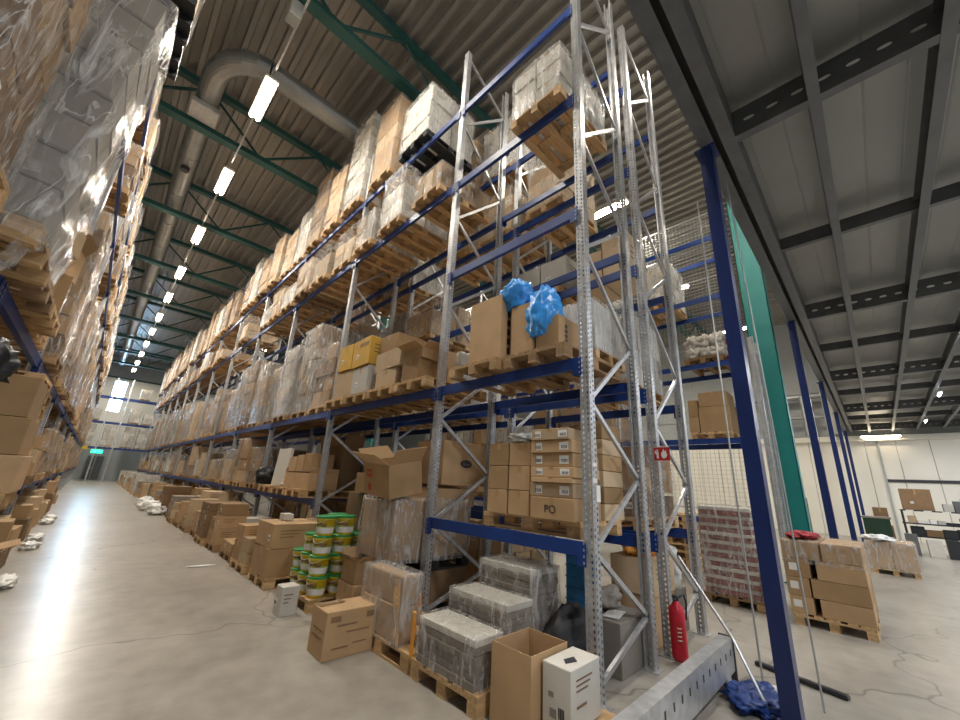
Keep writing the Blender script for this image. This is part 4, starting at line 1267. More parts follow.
for (bx_, by_, n_, nm) in cols:
    for k in range(n_):
        lab = '%s yellow bucket with green lid, %s up in the %s stack' % ('printed', ORD[k], nm)
        a_ = ((k * 7 + int(bx_ * 100)) % 5 - 2) * 0.12 + 0.25
        if bk is None:
            bk = thing('bucket', lab, 'bucket', (bx_, by_, 0.146), a_, 'yellow buckets with green lids')
            for nme, me in zip(('body', 'lid', 'label', 'handle'), bm_):
                link(nme, me, bk)
        else:
            dup(bk, (bx_ + 0.01 * ((k * 3) % 3 - 1), by_ + 0.01 * ((k * 5) % 3 - 1), 0.146 + 0.236 * k), a_, lab)
carton('carton', 2.59, 2.75, 5.66, 5.82, 0.146 + 0.236 * 3 + 0.008, 1.02, 'small white carton on the far bucket stack', 'card_white', tape=False, prints=0, seed=20) if True else None

# pallets with loose cartons standing in front of the right rack
def floor_pallet(x, y, stacks, nm, mt='wood', rz=0.0):
    """stacks: (dx0, dx1, dy0, dy1, [heights], material)"""
    pallet(x, y, 0, 'wooden floor pallet in the right of the aisle, %s' % nm, mt, rz)
    n_ = 0
    for (a, b_, c_, d_, hs_, mt2) in stacks:
        z = 0.146
        for h in hs_:
            lab = 'brown carton number %s' % n_
            nmz = '%s loose carton on the floor pallet %s' % (ORD[n_], nm)
            carton('carton', x + a + 0.004, x + b_ - 0.004, y + c_ + 0.004, y + d_ - 0.004, z, z + h - 0.003, nmz, mt2, seed=int(x * 100 + y * 37 + n_), prints=0.5, rz=((n_ * 37) % 7 - 3) * 0.008)
            n_ += 1; z += h
floor_pallet(2.75, 6.72, [(-0.6, 0.1, -0.36, 0.40, [0.38, 0.34], 'card'), (0.12, 0.6, -0.36, 0.40, [0.3, 0.42], 'card_dark')], 'just beyond the buckets')
carton('white_carton', 2.4, 2.55, 6.75, 6.95, 0.87, 0.97, 'small white box on top of the big cartons beyond the buckets', 'card_white', tape=False, prints=0, seed=23)
rnd = random.Random(12)
place = ['beside the first beam post', 'before the far end of bay three', 'at the start of bay four', 'halfway along bay four', 'at the end of bay four', 'at the start of bay five', 'halfway along bay five', 'at the end of bay five', 'at bay six',
         'past bay six', 'at bay seven', 'past bay seven', 'at bay eight', 'past bay eight']
yy = 7.78
for k in range(14):
    xx = 2.72 + rnd.uniform(-0.05, 0.10)
    st = []
    sp = rnd.choice((0.0, 0.15, -0.1))
    for (a, b_) in ((-0.6, sp), (sp, 0.58)):
        if rnd.random() < 0.5:
            st.append((a, b_, -0.38, 0.38, [rnd.uniform(0.16, 0.34) for _ in range(rnd.choice((1, 2, 3)))], rnd.choice(('card', 'card_dark', 'card_pale'))))
        else:
            m_ = rnd.uniform(-0.08, 0.08)
            st.append((a, b_, -0.38, m_, [rnd.uniform(0.16, 0.34) for _ in range(rnd.choice((1, 2, 3)))], rnd.choice(('card', 'card_pale', 'card'))))
            st.append((a, b_, m_, 0.38, [rnd.uniform(0.16, 0.34) for _ in range(rnd.choice((1, 2)))], rnd.choice(('card', 'card_dark', 'card_grey', 'card_white'))))
    floor_pallet(xx, yy, st, place[k], rnd.choice(('wood', 'wood_dark')))
    if k in (0, 2, 5):
        pass
    yy += rnd.uniform(0.92, 1.15) + (0.3 if k > 6 else 0)
for k in range(9):
    yk = 25.0 + k * 2.6
    load(2.65, yk, 0, ('bare', 'brown', 'white')[k % 3], 0.6 + 0.15 * (k % 3), 'floor of the aisle\'s right side, %s distant one' % ORD[k], 'far', 0, 'wood', k)
s_ = blob('paper_scrap', (1.75, 8.35, 0.0), (0.20, 0.05, 0.012), 'small strip of white paper lying on the aisle floor', 'paper', 'foam', 3, 0.4)
for k, (x_, y_) in enumerate(((2.05, 17.6), (2.0, 20.9), (1.95, 19.2))):
    blob('plastic_bag', (x_, y_, 0), (0.28, 0.32, 0.2), '%s crumpled white plastic bag by the distant floor pallets' % ORD[k], 'bag', 'foam', 30 + k, 0.7)

# items in the nearest bay, floor, seen through the end frame
carton('carton', 3.78, 4.4, 1.87, 2.32, 0.0, 0.44, 'beige carton on the floor right behind the nearest upright', 'card_grey', seed=24, tape=False, prints=0)
m = carton('paper_sheet', 3.85, 4.12, 1.95, 2.1, 0.445, 0.46, 'folded white paper lying on the beige carton', 'paper', tape=False, prints=0, rz=0.2, cat='paper')
blob('film_heap', (4.12, 2.18, 0.462), (0.20, 0.12, 0.10), 'heap of grey crumpled film on the beige carton', 'film', 'card_grey', 14, 0.6)
pallet(4.0, 2.9, 0.0, 'dark pallet at the back of the nearest bay', 'wood_dark') if False else None
blob('dark_bag', (3.42, 2.16, 0.0), (0.34, 0.18, 0.34), 'black bag lying between the grey stacks and the beige carton', 'bag', 'darkcloth', 11, 0.22, 1.4)
carton('carton', 4.75, 5.4, 1.95, 2.45, 0.0, 0.50, 'brown carton with orange print in the second rack behind the upright', 'card', seed=25, tape=False)
o = carton('carton', 4.72, 5.35, 1.92, 2.42, 0.505, 0.88, 'brown carton with black tape stacked behind the extinguisher', 'card_pale', seed=26, tape=False)
blob('orange_bag', (4.95, 2.15, 0.885), (0.25, 0.16, 0.12), 'orange and white bag on top of the stacked carton, second rack', 'bag', 'orange', 17, 0.5)
blob('plastic_bag', (5.45, 2.1, 0.5), (0.14, 0.2, 0.28), 'clear grey plastic bag hanging by the second rack upright', 'bag', 'foam', 18, 0.7)
carton('carton', 5.42, 5.8, 1.95, 2.6, 0.0, 0.48, 'beige carton at the rear of the second rack', 'card_grey', seed=27, tape=False)
# blue crate stack seen deep inside the bay
for k in range(6):
    t = thing('plastic_crate', 'light blue plastic crate, %s up, deep behind the grey stacks' % ORD[k], 'crate', (5.0, 2.95, 0.0 + 0.13 * k), 0, 'light blue crates')
    m = MB(); m.box(-0.2, 0.2, -0.14, 0.14, 0, 0.01, 'skyblue')
    for (a, b_, c_, d_) in ((-0.2, 0.2, -0.14, -0.13), (-0.2, 0.2, 0.13, 0.14), (-0.2, -0.19, -0.13, 0.13), (0.19, 0.2, -0.13, 0.13)):
        m.box(a, b_, c_, d_, 0.01, 0.11, 'skyblue')
    m.box(-0.21, 0.21, -0.15, 0.15, 0.11, 0.125, 'skyblue')
    obj('crate_body', m, t)

# ------------------------------------------------------------------ goods of the second rack
XB = 5.25
R2 = 'second rack'
F2 = YF[:9]
fill(R2, F2, XB, 4, range(1, 5), lambda r, y: 1.2 + 0.8 * r, ['pale', 'brown', 'white'], seed0=101, prob=0.8, slots=3)
fill(R2, F2, XB, 3, range(1, 4), lambda r, y: 0.8 + 0.4 * r, ['pale', 'brown', 'white'], seed0=102, prob=0.5, slots=3)
load(5.22, 3.35, LV[3], 'pale', 1.15, 'high on the second rack behind the jutting top pallet', 'near', 0, 'wood', 1)
load(5.25, 2.45, LV[2], 'yellow', 0.9, 'second rack middle level beside the lit lamp', 'near', 0, 'wood', 1) if False else None
pallet(5.22, 3.45, LV[2], 'wooden pallet under the long grey cartons, middle level')
for k in range(2):
    carton('long_carton', 4.70, 5.30, 2.95 + 0.53 * k, 3.46 + 0.53 * k, LV[2] + 0.146, LV[2] + 0.66, '%s long greyish white carton on the middle level behind' % ('near', 'far')[k], 'card_white', seed=60 + k, tape=False, prints=1)
for k, (a, b_, z1) in enumerate(((2.0, 2.4, 0.75), (2.42, 2.85, 0.6))):
    carton('carton', 4.85, 5.5, a, b_, LV[2] + 0.002, LV[2] + z1, '%s orange-tan carton beside the long grey cartons' % ('right', 'left')[k], 'card_pale', seed=63 + k)
fill(R2, F2, XB, 1, range(1, 4), lambda r, y: 0.7 + 0.5 * r, ['white', 'pale', 'brown', 'grey'], seed0=104, prob=0.75, skip=((0, 0), (0, 1), (0, 3)), slots=3)
load(5.2, 2.4, LV[1], 'white', 1.1, 'second rack second level behind the blue bags', 'near', 0, 'wood', 2)
fill(R2, F2, XB, 2, range(1, 4), lambda r, y: 0.7 + 0.4 * r, ['white', 'pale', 'grey'], seed0=105, prob=0.45, slots=3)
fill(R2, F2, XB, 0, range(1, 4), lambda r, y: 0.7 + 0.5 * r, ['brown', 'bare', 'grey'], seed0=106, prob=0.7, skip=((1, 2), (1, 1)), slots=3)
load(5.3, 2.4, LV[0], 'brown', 0.95, 'second rack lowest beam behind the sign', 'near', 0, 'wood', 1)
for k in range(5):
    y_ = 5.9 + (k % 2) * 0.75; z_ = LV[0] + 0.30 + 0.16 * (k // 2)
    blob('brown_sack', (5.0, y_, z_ if k < 4 else LV[0] + 0.62), (0.32, 0.36, 0.10), '%s filled brown sack lying on the second rack behind bay two' % ORD[k], 'sack', 'sack', 40 + k, 0.12, 1.5)
carton('carton', 4.7, 5.4, 5.5, 7.2, LV[0], LV[0] + 0.29, 'wide dark carton under the brown sacks', 'card_dark', seed=28, tape=False)
fill(R2, F2, XB, -1, range(1, 4), lambda r, y: 0.8 + 0.2 * r, ['brown', 'bare'], seed0=107, prob=0.6, slots=3)

# ------------------------------------------------------------------ third rack beyond the next aisle
XC = 10.28
t = thing('pallet_load', 'pallet of large plain brown cartons on the third rack beside the blue post', 'pallet load', (10.25, 2.42, LV[1]), 0)
p = link('pallet', pal_parts('wood')[0], t); link('bottom_boards', pal_parts('wood')[1], p)
for bx, by in pal_parts('wood')[3]:
    link('block', pal_parts('wood')[2], p, (bx, by, 0.022))
for (a, b_, c_, d_, e_, g_) in ((-0.58, 0.1, -0.4, 0.2, 0.144, 0.72), (-0.58, 0.1, -0.38, 0.18, 0.725, 1.05), (-0.58, 0.1, 0.22, 0.42, 0.144, 0.5), (-0.56, 0.1, 0.22, 0.42, 0.505, 0.9), (0.12, 0.58, -0.4, 0.4, 0.144, 0.8)):
    m = MB(); add_carton(m, a, b_, c_, d_, e_, g_, 'card', random.Random(2), True, 0); obj('carton', m, t)
pallet(10.25, 2.4, LV[2], 'dark pallet under the heap of mixed fabric', 'wood_dark')
rnd = random.Random(3)
for k in range(12):
    mt_ = ('cloth_w', 'cloth_r', 'cloth_w', 'darkcloth', 'cloth_w', 'card_dark')[k % 6]
    blob('fabric_bundle', (9.85 + 0.35 * (k % 2), 2.1 + 0.25 * ((k // 2) % 3), LV[2] + 0.146 + 0.26 * (k // 6)), (0.20, 0.16, 0.19), '%s %s bundle of fabric in the heap on the third rack' % (ORD[k], {'cloth_w': 'pale', 'cloth_r': 'red', 'darkcloth': 'dark', 'card_dark': 'brown'}[mt_]), 'fabric', mt_, 50 + k, 0.7)
load(10.25, 3.35, LV[3], 'white', 1.2, 'third rack fourth level before the wire mesh', 'near', 0, 'wood', 0)
R3 = 'third rack'
fill(R3, Y3, XC, 3, range(1, 4), lambda r, y: 0.9 + 0.4 * r, ['white', 'pale'], seed0=201, slots=3, prob=0.7)
fill(R3, Y3, XC, 2, range(1, 4), lambda r, y: 0.8 + 0.4 * r, ['white', 'pale', 'brown'], seed0=202, slots=3, prob=0.8)
fill(R3, Y3, XC, 1, range(1, 4), lambda r, y: 0.8 + 0.5 * r, ['white', 'brown', 'bare'], seed0=203, slots=3, prob=0.8)
fill(R3, Y3, XC, 0, range(1, 4), lambda r, y: 0.8 + 0.3 * r, ['brown', 'bare'], seed0=204, slots=3, prob=0.7)
# stack of empty pallets seen through the frames
for k in range(8):
    pallet(10.25, 3.5, 0.146 * k, 'empty pallet, %s up in the stack under the third rack' % ORD[k], 'wood', group='stacked empty pallets under the third rack')
# red-brown flat sheets in film on the floor
pallet(8.12, 1.86, 0, 'wooden pallet under the layered maroon and white sheets', 'wood_dark')
t = thing('sheet_stack', 'tall film wrapped stack of maroon and white layered sheets on the floor', 'wrapped stack', (8.12, 1.86, 0.146))
z = 0; k = 0
while z < 1.28:
    h = 0.075 if k % 2 == 0 else 0.055
    m = MB(); j = 0.012 * math.sin(k * 2.3); m.cbox(-0.58 + j, 0.58 + j, -0.37 + j, 0.37 + j, z, z + h - 0.002, 'maroon' if k % 2 == 0 else 'card_white', 0.005); obj('sheet_layer', m, t)
    z += h; k += 1
m = MB(); add_film(m, 1.18, 0.76, 0.0, z + 0.01, random.Random(6), 'film', 0.02, 16, 40); obj('stretch_wrap', m, t, smooth=True)

# ------------------------------------------------------------------ goods of the left rack
XL = -1.32
RL = 'left rack'
load(-1.26, 2.66, LV[1], 'brown', 1.95, 'nearest of all on the left rack', 'near', PI, 'wood', 1, None, 'brownish film covered pallet load')
t = thing('wrapped_load', 'huge grey film wrapped load with slumping film, upper left of the picture', 'wrapped load', (-1.14, 3.66, LV[1]))
t.rotation_euler = (0, 0.06, 0)
p = link('pallet', pal_parts('wood')[0], t); link('bottom_boards', pal_parts('wood')[1], p)
for bx, by in pal_parts('wood')[3]:
    link('block', pal_parts('wood')[2], p, (bx, by, 0.022))
rnd = random.Random(8)
for k in range(8):
    m = MB(); m.cbox(-0.585, 0.585, -0.385, 0.385, 0.146 + 0.26 * k, 0.146 + 0.26 * k + 0.255, 'card_grey', 0.012); obj('carton', m, t, rot=(0, 0, rnd.uniform(-0.015, 0.015)))
m = MB(); add_film(m, 1.24, 0.86, 0.02, 0.15 + 2.09, random.Random(5), 'film_thick', 0.035, 26, 80); obj('stretch_wrap', m, t, smooth=True)
# hanging film tail below the load
m = MB(); P = []; F = []
for j in range(14):
    for i in range(5):
        P.append((0.56 + 0.05 * noise.noise(Vector((j * 0.5, i * 0.7, 3))) + 0.012 * i - 0.02 * j * 0.4, -0.40 + 0.05 * i * (1 - j / 22) + 0.05 * noise.noise(Vector((j * 0.6, i, 1))) - 0.012 * j, 0.12 - 0.055 * j + 0.02 * i))
for j in range(13):
    for i in range(4):
        F.append((j * 5 + i, j * 5 + i + 1, j * 5 + i + 6, j * 5 + i + 5))
m.poly(P, F, 'film_thick'); obj('film_tail', m, t, smooth=True)
pallet(-1.18, 4.62, LV[1], 'left rack pallet under the open brown cartons', 'wood_dark')
# open cartons tumbling out of the left rack
open_carton(-1.05, -0.66, 5.05, 5.45, LV[1] + 0.15, LV[1] + 0.52, 'lowest open brown carton with raised flaps on the left rack', 'card', flaps=(0.5, 0.5, 0.6, 0.4), rz=0.25, fl=0.16)
carton('carton', -1.02, -0.62, 5.5, 5.9, LV[1] + 0.15, LV[1] + 0.60, 'closed brown carton beside the open cartons, left rack', 'card', seed=4, rz=0.2)
open_carton(-1.02, -0.62, 5.5, 5.88, LV[1] + 0.61, LV[1] + 0.95, 'upper open brown carton on the closed one, left rack', 'card', flaps=(0.7, 0.5, 0.6, 0.6), rz=-0.2, fl=0.16)
carton('carton', -1.0, -0.62, 5.05, 5.42, LV[1] + 0.72, LV[1] + 1.0, 'small tan carton perched over the lowest open carton, left rack', 'card_pale', seed=5, rz=-0.2)
pallet(-1.18, 5.5, LV[1], 'left rack pallet under the tilted open carton', 'wood')
pallet(-1.32, 6.4, LV[1], 'left rack pallet beyond the open cartons', 'wood')
load(-1.32, 6.42, LV[1] + 0.147, 'brown', 1.3, 'left rack second beam level before the perforated upright', 'near', PI, 'wood', 2)
blob('dark_bag', (-0.72, 4.3, LV[0] + 0.95), (0.16, 0.2, 0.16), 'dark bag dangling below the torn film on the left', 'bag', 'black', 21, 0.6)
# empty pallets stacked on the lowest level of the left rack
for k in range(9):
    pallet(-1.16 + 0.012 * ((k * 5) % 4), 6.55, LV[0] + 0.146 * k, 'empty pallet, %s up in the stack on the left rack' % ORD[k], 'wood_dark' if k % 3 == 1 else 'wood', rz=0.02 * ((k * 3) % 3 - 1), group='stacked empty pallets on the left rack')
# three big brown cartons at left
pallet(-1.02, 5.35, LV[0], 'pallet under the three wide brown cartons at left')
for k, (z0, z1, x1, sd) in enumerate(((1.318, 1.62, -0.40, 3), (1.624, 1.93, -0.44, 4), (1.934, 2.28, -0.47, 5))):
    o = carton('carton', x1 - 1.05, x1, 5.0, 5.72, z0, z1, '%s wide brown carton of the stack at the left picture edge' % ('lowest', 'middle', 'topmost')[k], 'card', seed=sd, tape=False, prints=0)
    m = MB(); m.box(0.16, 0.20, -0.3615, -0.3605, (z1 - z0) * 0.15, (z1 - z0) * 0.95, 'tape')
    if k == 2:
        m.box(-0.1, 0.02, -0.3615, -0.3605, 0.18, 0.32, 'paper'); m.box(-0.08, -0.03, -0.3625, -0.3615, 0.21, 0.29, 'ink')
    obj('tape_strip', m, o)
open_carton(-0.75, -0.38, 5.95, 6.35, LV[0] + 0.15, LV[0] + 0.5, 'open carton spilling its flaps beside the wide brown cartons', 'card', flaps=(0.8, 1.6, 1.0, 0.9), rz=0.2) if False else None
# goods on the floor along the left rack
pallet(-1.22, 4.4, 0, 'floor pallet at the lower left below the brown cartons', 'wood_dark')
carton('carton', -1.1, -0.52, 5.3, 6.4, 0.0, 0.62, 'large brown carton on the floor under the left rack', 'card', seed=6, tape=False)
carton('carton', -1.1, -0.56, 5.4, 6.3, 0.625, 1.02, 'brown carton on the large floor carton, left rack', 'card_dark', seed=7)
o = carton('cardboard_sheet', -0.60, -0.57, 6.6, 7.9, 0.0, 0.85, 'large cardboard sheet leaning at the foot of the left rack', 'card_dark', tape=False, prints=0, seed=8, cat='cardboard'); o.rotation_euler = (0, -0.10, 0)
open_carton(-1.0, -0.60, 8.1, 8.7, 0, 0.45, 'open carton on the floor by the left rack, nearest one', 'card', flaps=(0.8, 1.3, 0.9, 0.8), rz=0.1)
rnd = random.Random(31)
for k in range(16):
    yk = 9.0 + k * 0.95
    hgt = rnd.uniform(0.3, 0.7); x1 = -0.55 - rnd.uniform(0, 0.15)
    wd_ = 0.22 if any(yk - 0.12 < q_ < yk + 0.87 for q_ in YL) else 0.55
    carton('carton', x1 - wd_, x1, yk, yk + 0.75, 0, hgt, 'carton on the floor along the left rack, %s from the camera' % ORD[k], rnd.choice(('card', 'card_dark', 'card_pale')), seed=100 + k, rz=rnd.uniform(-0.06, 0.06))
    if rnd.random() < 0.6:
        carton('carton', x1 - wd_ + 0.02, x1 - 0.03, yk + 0.1, yk + 0.6, hgt + 0.002, hgt + rnd.uniform(0.2, 0.4), 'upper carton on the floor stacks of the left rack, %s spot' % ORD[k], rnd.choice(('card', 'card_pale')), seed=130 + k, rz=rnd.uniform(-0.1, 0.1))
for k in range(5):
    blob('film_scrap', (-0.42, 8.2 + k * 2.1 + (k % 2), 0), (0.12, 0.25, 0.07), '%s scrap of white film lying at the left aisle edge' % ORD[k], 'film', 'foam', 61 + k, 0.6)
# top level, nearest: dark pallet high up
load(-1.10, 6.1, LV[4], 'brown', 1.6, 'on dark pallet at the top edge, left rack', 'near', PI, 'black', 1)
load(-1.15, 5.2, LV[4], 'white', 1.2, 'highest and nearest on the left rack', 'near', PI, 'black', 1) if False else None
pallet(-1.14, 6.9, LV[4], 'dark pallet at the top left, beside the high upright', 'black')
KL = ['brown', 'pale', 'brown', 'grey', 'bare']
fill(RL, YL, XL - 0.05, 4, range(2, 13), lambda r, y: (0.8 + 0.5 * r if y < 18 else 1.4 + 0.5 * r), ['pale', 'white', 'pale', 'brown'], rz=PI, seed0=301, prob=0.95, slots=3)
fill(RL, YL, XL, 3, range(2, 13), lambda r, y: 0.8 + 0.45 * r, KL, rz=PI, seed0=302, prob=0.92, slots=3)
fill(RL, YL, XL, 1, range(2, 13), lambda r, y: 1.6 + 0.6 * r, KL, rz=PI, seed0=303, prob=0.92, slots=3)
fill(RL, YL, XL, 0, range(2, 13), lambda r, y: 0.7 + 0.5 * r, ['brown', 'bare', 'brown'], rz=PI, seed0=304, prob=0.9)
# far transverse rack goods
for k, (x_, z_, h_) in enumerate(((-0.75, 2.96, 1.9), (0.60, 2.96, 1.9), (2.0, 2.96, 1.8), (3.0, 2.96, 1.9), (-0.75, 5.21, 1.0), (2.0, 5.21, 1.2), (3.0, 5.21, 0.9), (2.3, 7.51, 1.0))):
    load(x_, 48.85, z_, 'white', h_, 'far transverse rack, %s of its loads' % ORD[k], 'far', PI / 2, 'wood', k)

# the remaining far, tiny loads of both racks as one object
rest = MB(); _rp = {}
for (x_, y_, z_, kd_, h_, rz_, sd_) in REST:
    hq_ = round(h_ / 0.3) * 0.3; key = (kd_, round(hq_, 2), sd_ % 3)
    if key not in _rp:
        rn = random.Random(sum(map(ord, kd_)) + int(hq_ * 10) * 7 + (sd_ % 3) * 101)
        q_ = MB(); q_.box(-0.6, 0.6, -0.4, 0.4, 0.0, 0.14, 'wood_dark')
        for b_ in layout(hq_, kd_, rn):
            q_.box(*b_[:6], b_[6])
        if KIND[kd_][1]:
            add_film(q_, 1.18, 0.79, 0.10, 0.144 + hq_, rn, KIND[kd_][1], nz=4, n=16)
        _rp[key] = q_
    q_ = _rp[key]; sg = -1 if abs(rz_) > 1.5 else 1; n0 = len(rest.v); sy_ = 1.24 if sd_ >= 1000 else 1.0
    rest.v += [(x_ + sg * a, y_ + sg * b_ * sy_, z_ + c_) for a, b_, c_ in q_.v]
    rest.f += [[n0 + i for i in f_] for f_ in q_.f]
    rest.m += [rest.mi(q_.mats[i]) for i in q_.m]
ro = obj('pallet_load', rest); ro['kind'] = 'stuff'
tag(ro, 'countless tiny wrapped pallet loads filling both racks toward the far end', 'pallet loads')

# ------------------------------------------------------------------ end of the right rack
t = thing('guard_rail', 'low galvanised steel guard beam on the floor at the end of the racks', 'guard rail', (2.32, 1.24, 0))
m = MB(); m.prism([(-0.05, 0.10), (-0.05, 0.36), (0.05, 0.36), (0.05, 0.345), (-0.038, 0.345), (-0.038, 0.115), (0.05, 0.115), (0.05, 0.10)], 'x', 0, 2.28, 'galv'); obj('beam', m, t)
for q in range(14):
    m = MB(); m.cbox(0.16 + q * 0.155, 0.185 + q * 0.155, -0.0515, -0.0502, 0.235, 0.285, 'ink', 0.0005); obj('slot', m, t)
for xx in (0.15, 2.1):
    m = MB(); m.box(xx - 0.07, xx + 0.07, -0.04, 0.05, 0.01, 0.10, 'galv'); m.box(xx - 0.12, xx + 0.12, -0.12, 0.14, 0, 0.01, 'galv'); obj('foot', m, t)
m = MB(); m.box(2.281, 2.30, -0.06, 0.06, 0.0, 0.37, 'galv_dark'); obj('end_plate', m, t)
t = thing('fire_extinguisher', 'red fire extinguisher hanging at the foot of the back upright', 'fire extinguisher', (4.60, 1.66, 0.03))
m = MB(); m.lathe([(0.05, 0), (0.072, 0.02), (0.075, 0.05), (0.075, 0.42), (0.065, 0.47), (0.03, 0.51), (0.028, 0.53)], 'red', 26); obj('body', m, t, smooth=True)
m = MB(); m.lathe([(0.03, 0.53), (0.03, 0.57), (0.015, 0.575)], 'black', 14); m.bar((0.0, 0, 0.575), (-0.12, -0.02, 0.60), 0.02, 0.012, 'black'); m.bar((0.0, 0, 0.56), (-0.11, -0.02, 0.555), 0.02, 0.01, 'black'); obj('valve_handle', m, t)
m = MB(); m.tube([(0.02, -0.02, 0.56), (0.09, -0.05, 0.58), (0.12, -0.06, 0.50), (0.10, -0.05, 0.35)], 0.009, 'black', 8); obj('hose', m, t, smooth=True)
m = MB(); P = []; F = []
for k in range(9):
    a = PI * 0.95 + k * 0.14
    for z in (0.15, 0.36):
        P.append((0.0758 * math.cos(a), 0.0758 * math.sin(a), z))
for k in range(8):
    F.append((2 * k, 2 * k + 2, 2 * k + 3, 2 * k + 1))
m.poly(P, F, 'sign_red')
for q in range(4):
    for r_ in range(3):
        a = PI * 1.1 + r_ * 0.18
        m.box(0.0772 * math.cos(a) - 0.004, 0.0772 * math.cos(a) + 0.004, 0.0772 * math.sin(a) - 0.004, 0.0772 * math.sin(a) + 0.004, 0.19 + q * 0.035, 0.20 + q * 0.035, 'paper')
obj('label', m, t)
t = thing('fire_sign', 'small red fire extinguisher sign fixed to the upright above the extinguisher', 'sign', (4.655, 1.70, 2.04))
t.scale = (0.8, 0.8, 0.85)
m = MB(); m.box(-0.004, 0, -0.12, 0.10, -0.10, 0.10, 'sign_red'); obj('panel', m, t)
m = MB()
m.box(-0.006, -0.004, 0.035, 0.065, -0.06, 0.03, 'paper'); m.box(-0.006, -0.004, 0.04, 0.06, 0.035, 0.06, 'paper'); m.box(-0.006, -0.004, 0.065, 0.085, 0.0, 0.045, 'paper')
fl_ = [(-0.03, -0.06), (-0.065, -0.05), (-0.085, -0.01), (-0.07, 0.02), (-0.075, 0.055), (-0.05, 0.03), (-0.035, 0.07), (-0.02, 0.02), (-0.005, 0.03), (0.0, -0.02), (-0.012, -0.05)]
m.poly([(-0.0055, a, b_) for a, b_ in fl_], [tuple(range(len(fl_)))], 'paper')
m.box(-0.006, -0.004, -0.118, 0.098, 0.09, 0.098, 'paper'); m.box(-0.006, -0.004, -0.118, 0.098, -0.098, -0.09, 'paper')
obj('pictogram', m, t)
m = MB(); m.tube([(4.62, 1.60, 0.98), (4.28, 1.10, 0.44), (4.12, 0.86, 0.03)], 0.012, 'galv', 8); o = obj('leaning_pole', m); tag(o, 'thin steel pole leaning across the guard beam from the extinguisher', 'pole')
m = MB(); m.tube([(4.75, 1.02, 0.0), (4.70, 1.02, 1.6), (4.75, 1.02, 5.25)], 0.009, 'wire', 6); o = obj('hanging_cable', m); tag(o, 'thin vertical cable left of the nearest blue post', 'cable')
m = MB(); m.tube([(4.62, 0.60, 0.0), (4.66, 0.62, 2.0), (4.62, 0.66, 5.25)], 0.008, 'wire', 6); o = obj('hanging_cable', m); tag(o, 'thin vertical cable just right of the nearest blue post', 'cable')
blob('plastic_bag', (4.30, 0.98, 0.0), (0.26, 0.18, 0.07), 'crumpled dark blue plastic lying at the foot of the nearest post', 'plastic', 'blue', 33, 0.7, 2.5, 5)
blob('plastic_bag', (4.62, 0.86, 0.0), (0.10, 0.10, 0.04), 'small scrap of clear plastic right of the nearest blue post', 'plastic', 'foam', 34, 0.7)
m = MB(); m.cbox(-0.36, 0.36, -0.03, 0.03, 0, 0.04, 'black', 0.008); o = obj('floor_bar', m, None, (5.15, 0.82, 0), (0, 0, 1.3)); tag(o, 'dark rubber bar lying on the floor behind the nearest post', 'bar')
# tall perforated protective frame next to the teal column
t = thing('frame_leaning', 'galvanised rack frame standing beside the teal column behind the post', 'frame', (9.62, 1.42, 0))
for xx in (0, 0.5):
    link('upright', upright_mesh(5.0), t, (xx, 0, 0))
m = MB()
for q in range(6):
    m.bar((0.03, 0, 0.4 + q * 0.8), (0.47, 0, 0.8 + q * 0.8), 0.03, 0.03, 'galv')
obj('bracing', m, t)

# ------------------------------------------------------------------ right hall
pallet(7.95, 0.70, 0, 'wooden pallet under the neat carton stack right of the post')
rnd = random.Random(2)
z = 0.146
rows = [(0.215, 2), (0.235, 2), (0.235, 2)]
for r_, (h, n_) in enumerate(rows):
    cut = (0.80, 0.86, 0.78)[r_]
    for j, (a, b_) in enumerate(((0.29, cut), (cut + 0.02 + (0.05 if r_ != 1 else 0), 1.12))):
        for i, (xa, xb) in enumerate(((7.36, 7.95), (7.97, 8.54))):
            o = carton('carton', xa, xb, a, b_, z, z + h - 0.004, '%s carton, %s row of the neat stack right of the post' % ((('front right', 'rear right'), ('front left', 'rear left'))[j][i], ('bottom', 'middle', 'upper')[r_]), 'card', tape=False, prints=0, seed=200 + r_ * 4 + j * 2 + i)
            if j == 1 and i == 0:
                m = MB(); m.box(-0.298, -0.2965, 0.0, 0.09, h * 0.35, h * 0.75, 'paper'); obj('label_sticker', m, o)
    z += h
t = thing('wrapped_load', 'film wrapped top layer of cartons on the neat stack right of the post', 'wrapped load', (7.95, 0.71, z + 0.002))
for (a, b_) in ((-0.42, -0.01), (0.01, 0.42)):
    m = MB(); m.cbox(-0.58, 0.58, a, b_, 0, 0.235, 'card', 0.008); obj('carton', m, t)
m = MB(); add_film(m, 1.18, 0.84, -0.05, 0.24, random.Random(8), 'film', 0.015, 6, 44); obj('stretch_wrap', m, t, smooth=True)
blob('red_jacket', (7.85, 0.92, z + 0.25), (0.42, 0.17, 0.05), 'dark red cloth spread on top of the neat carton stack', 'cloth', 'cloth_r', 44, 0.6, 2.2, 5)
pallet(15.1, 0.03, 0, 'wooden pallet under the wide film wrapped load farther right', 'wood')
t = thing('wrapped_load', 'wide brown film wrapped load on a pallet in the right hall', 'wrapped load', (15.1, 0.03, 0.146))
for (a, b_) in ((-0.43, -0.01), (0.01, 0.43)):
    m = MB(); m.cbox(-0.6, 0.6, a, b_, 0, 0.60, 'card', 0.01); obj('carton', m, t)
m = MB(); add_film(m, 1.22, 0.88, -0.04, 0.61, random.Random(8), 'film_thick', 0.015, 8, 44); obj('stretch_wrap', m, t, smooth=True)
blob('foam_heap', (14.9, 0.22, 0.762), (0.45, 0.28, 0.07), 'heap of white foam lying on the wide wrapped load', 'foam', 'foam', 45, 0.6)
t = thing('waste_bin', 'dark green bin beyond the wide wrapped load', 'bin', (18.0, 0.20, 0.0))
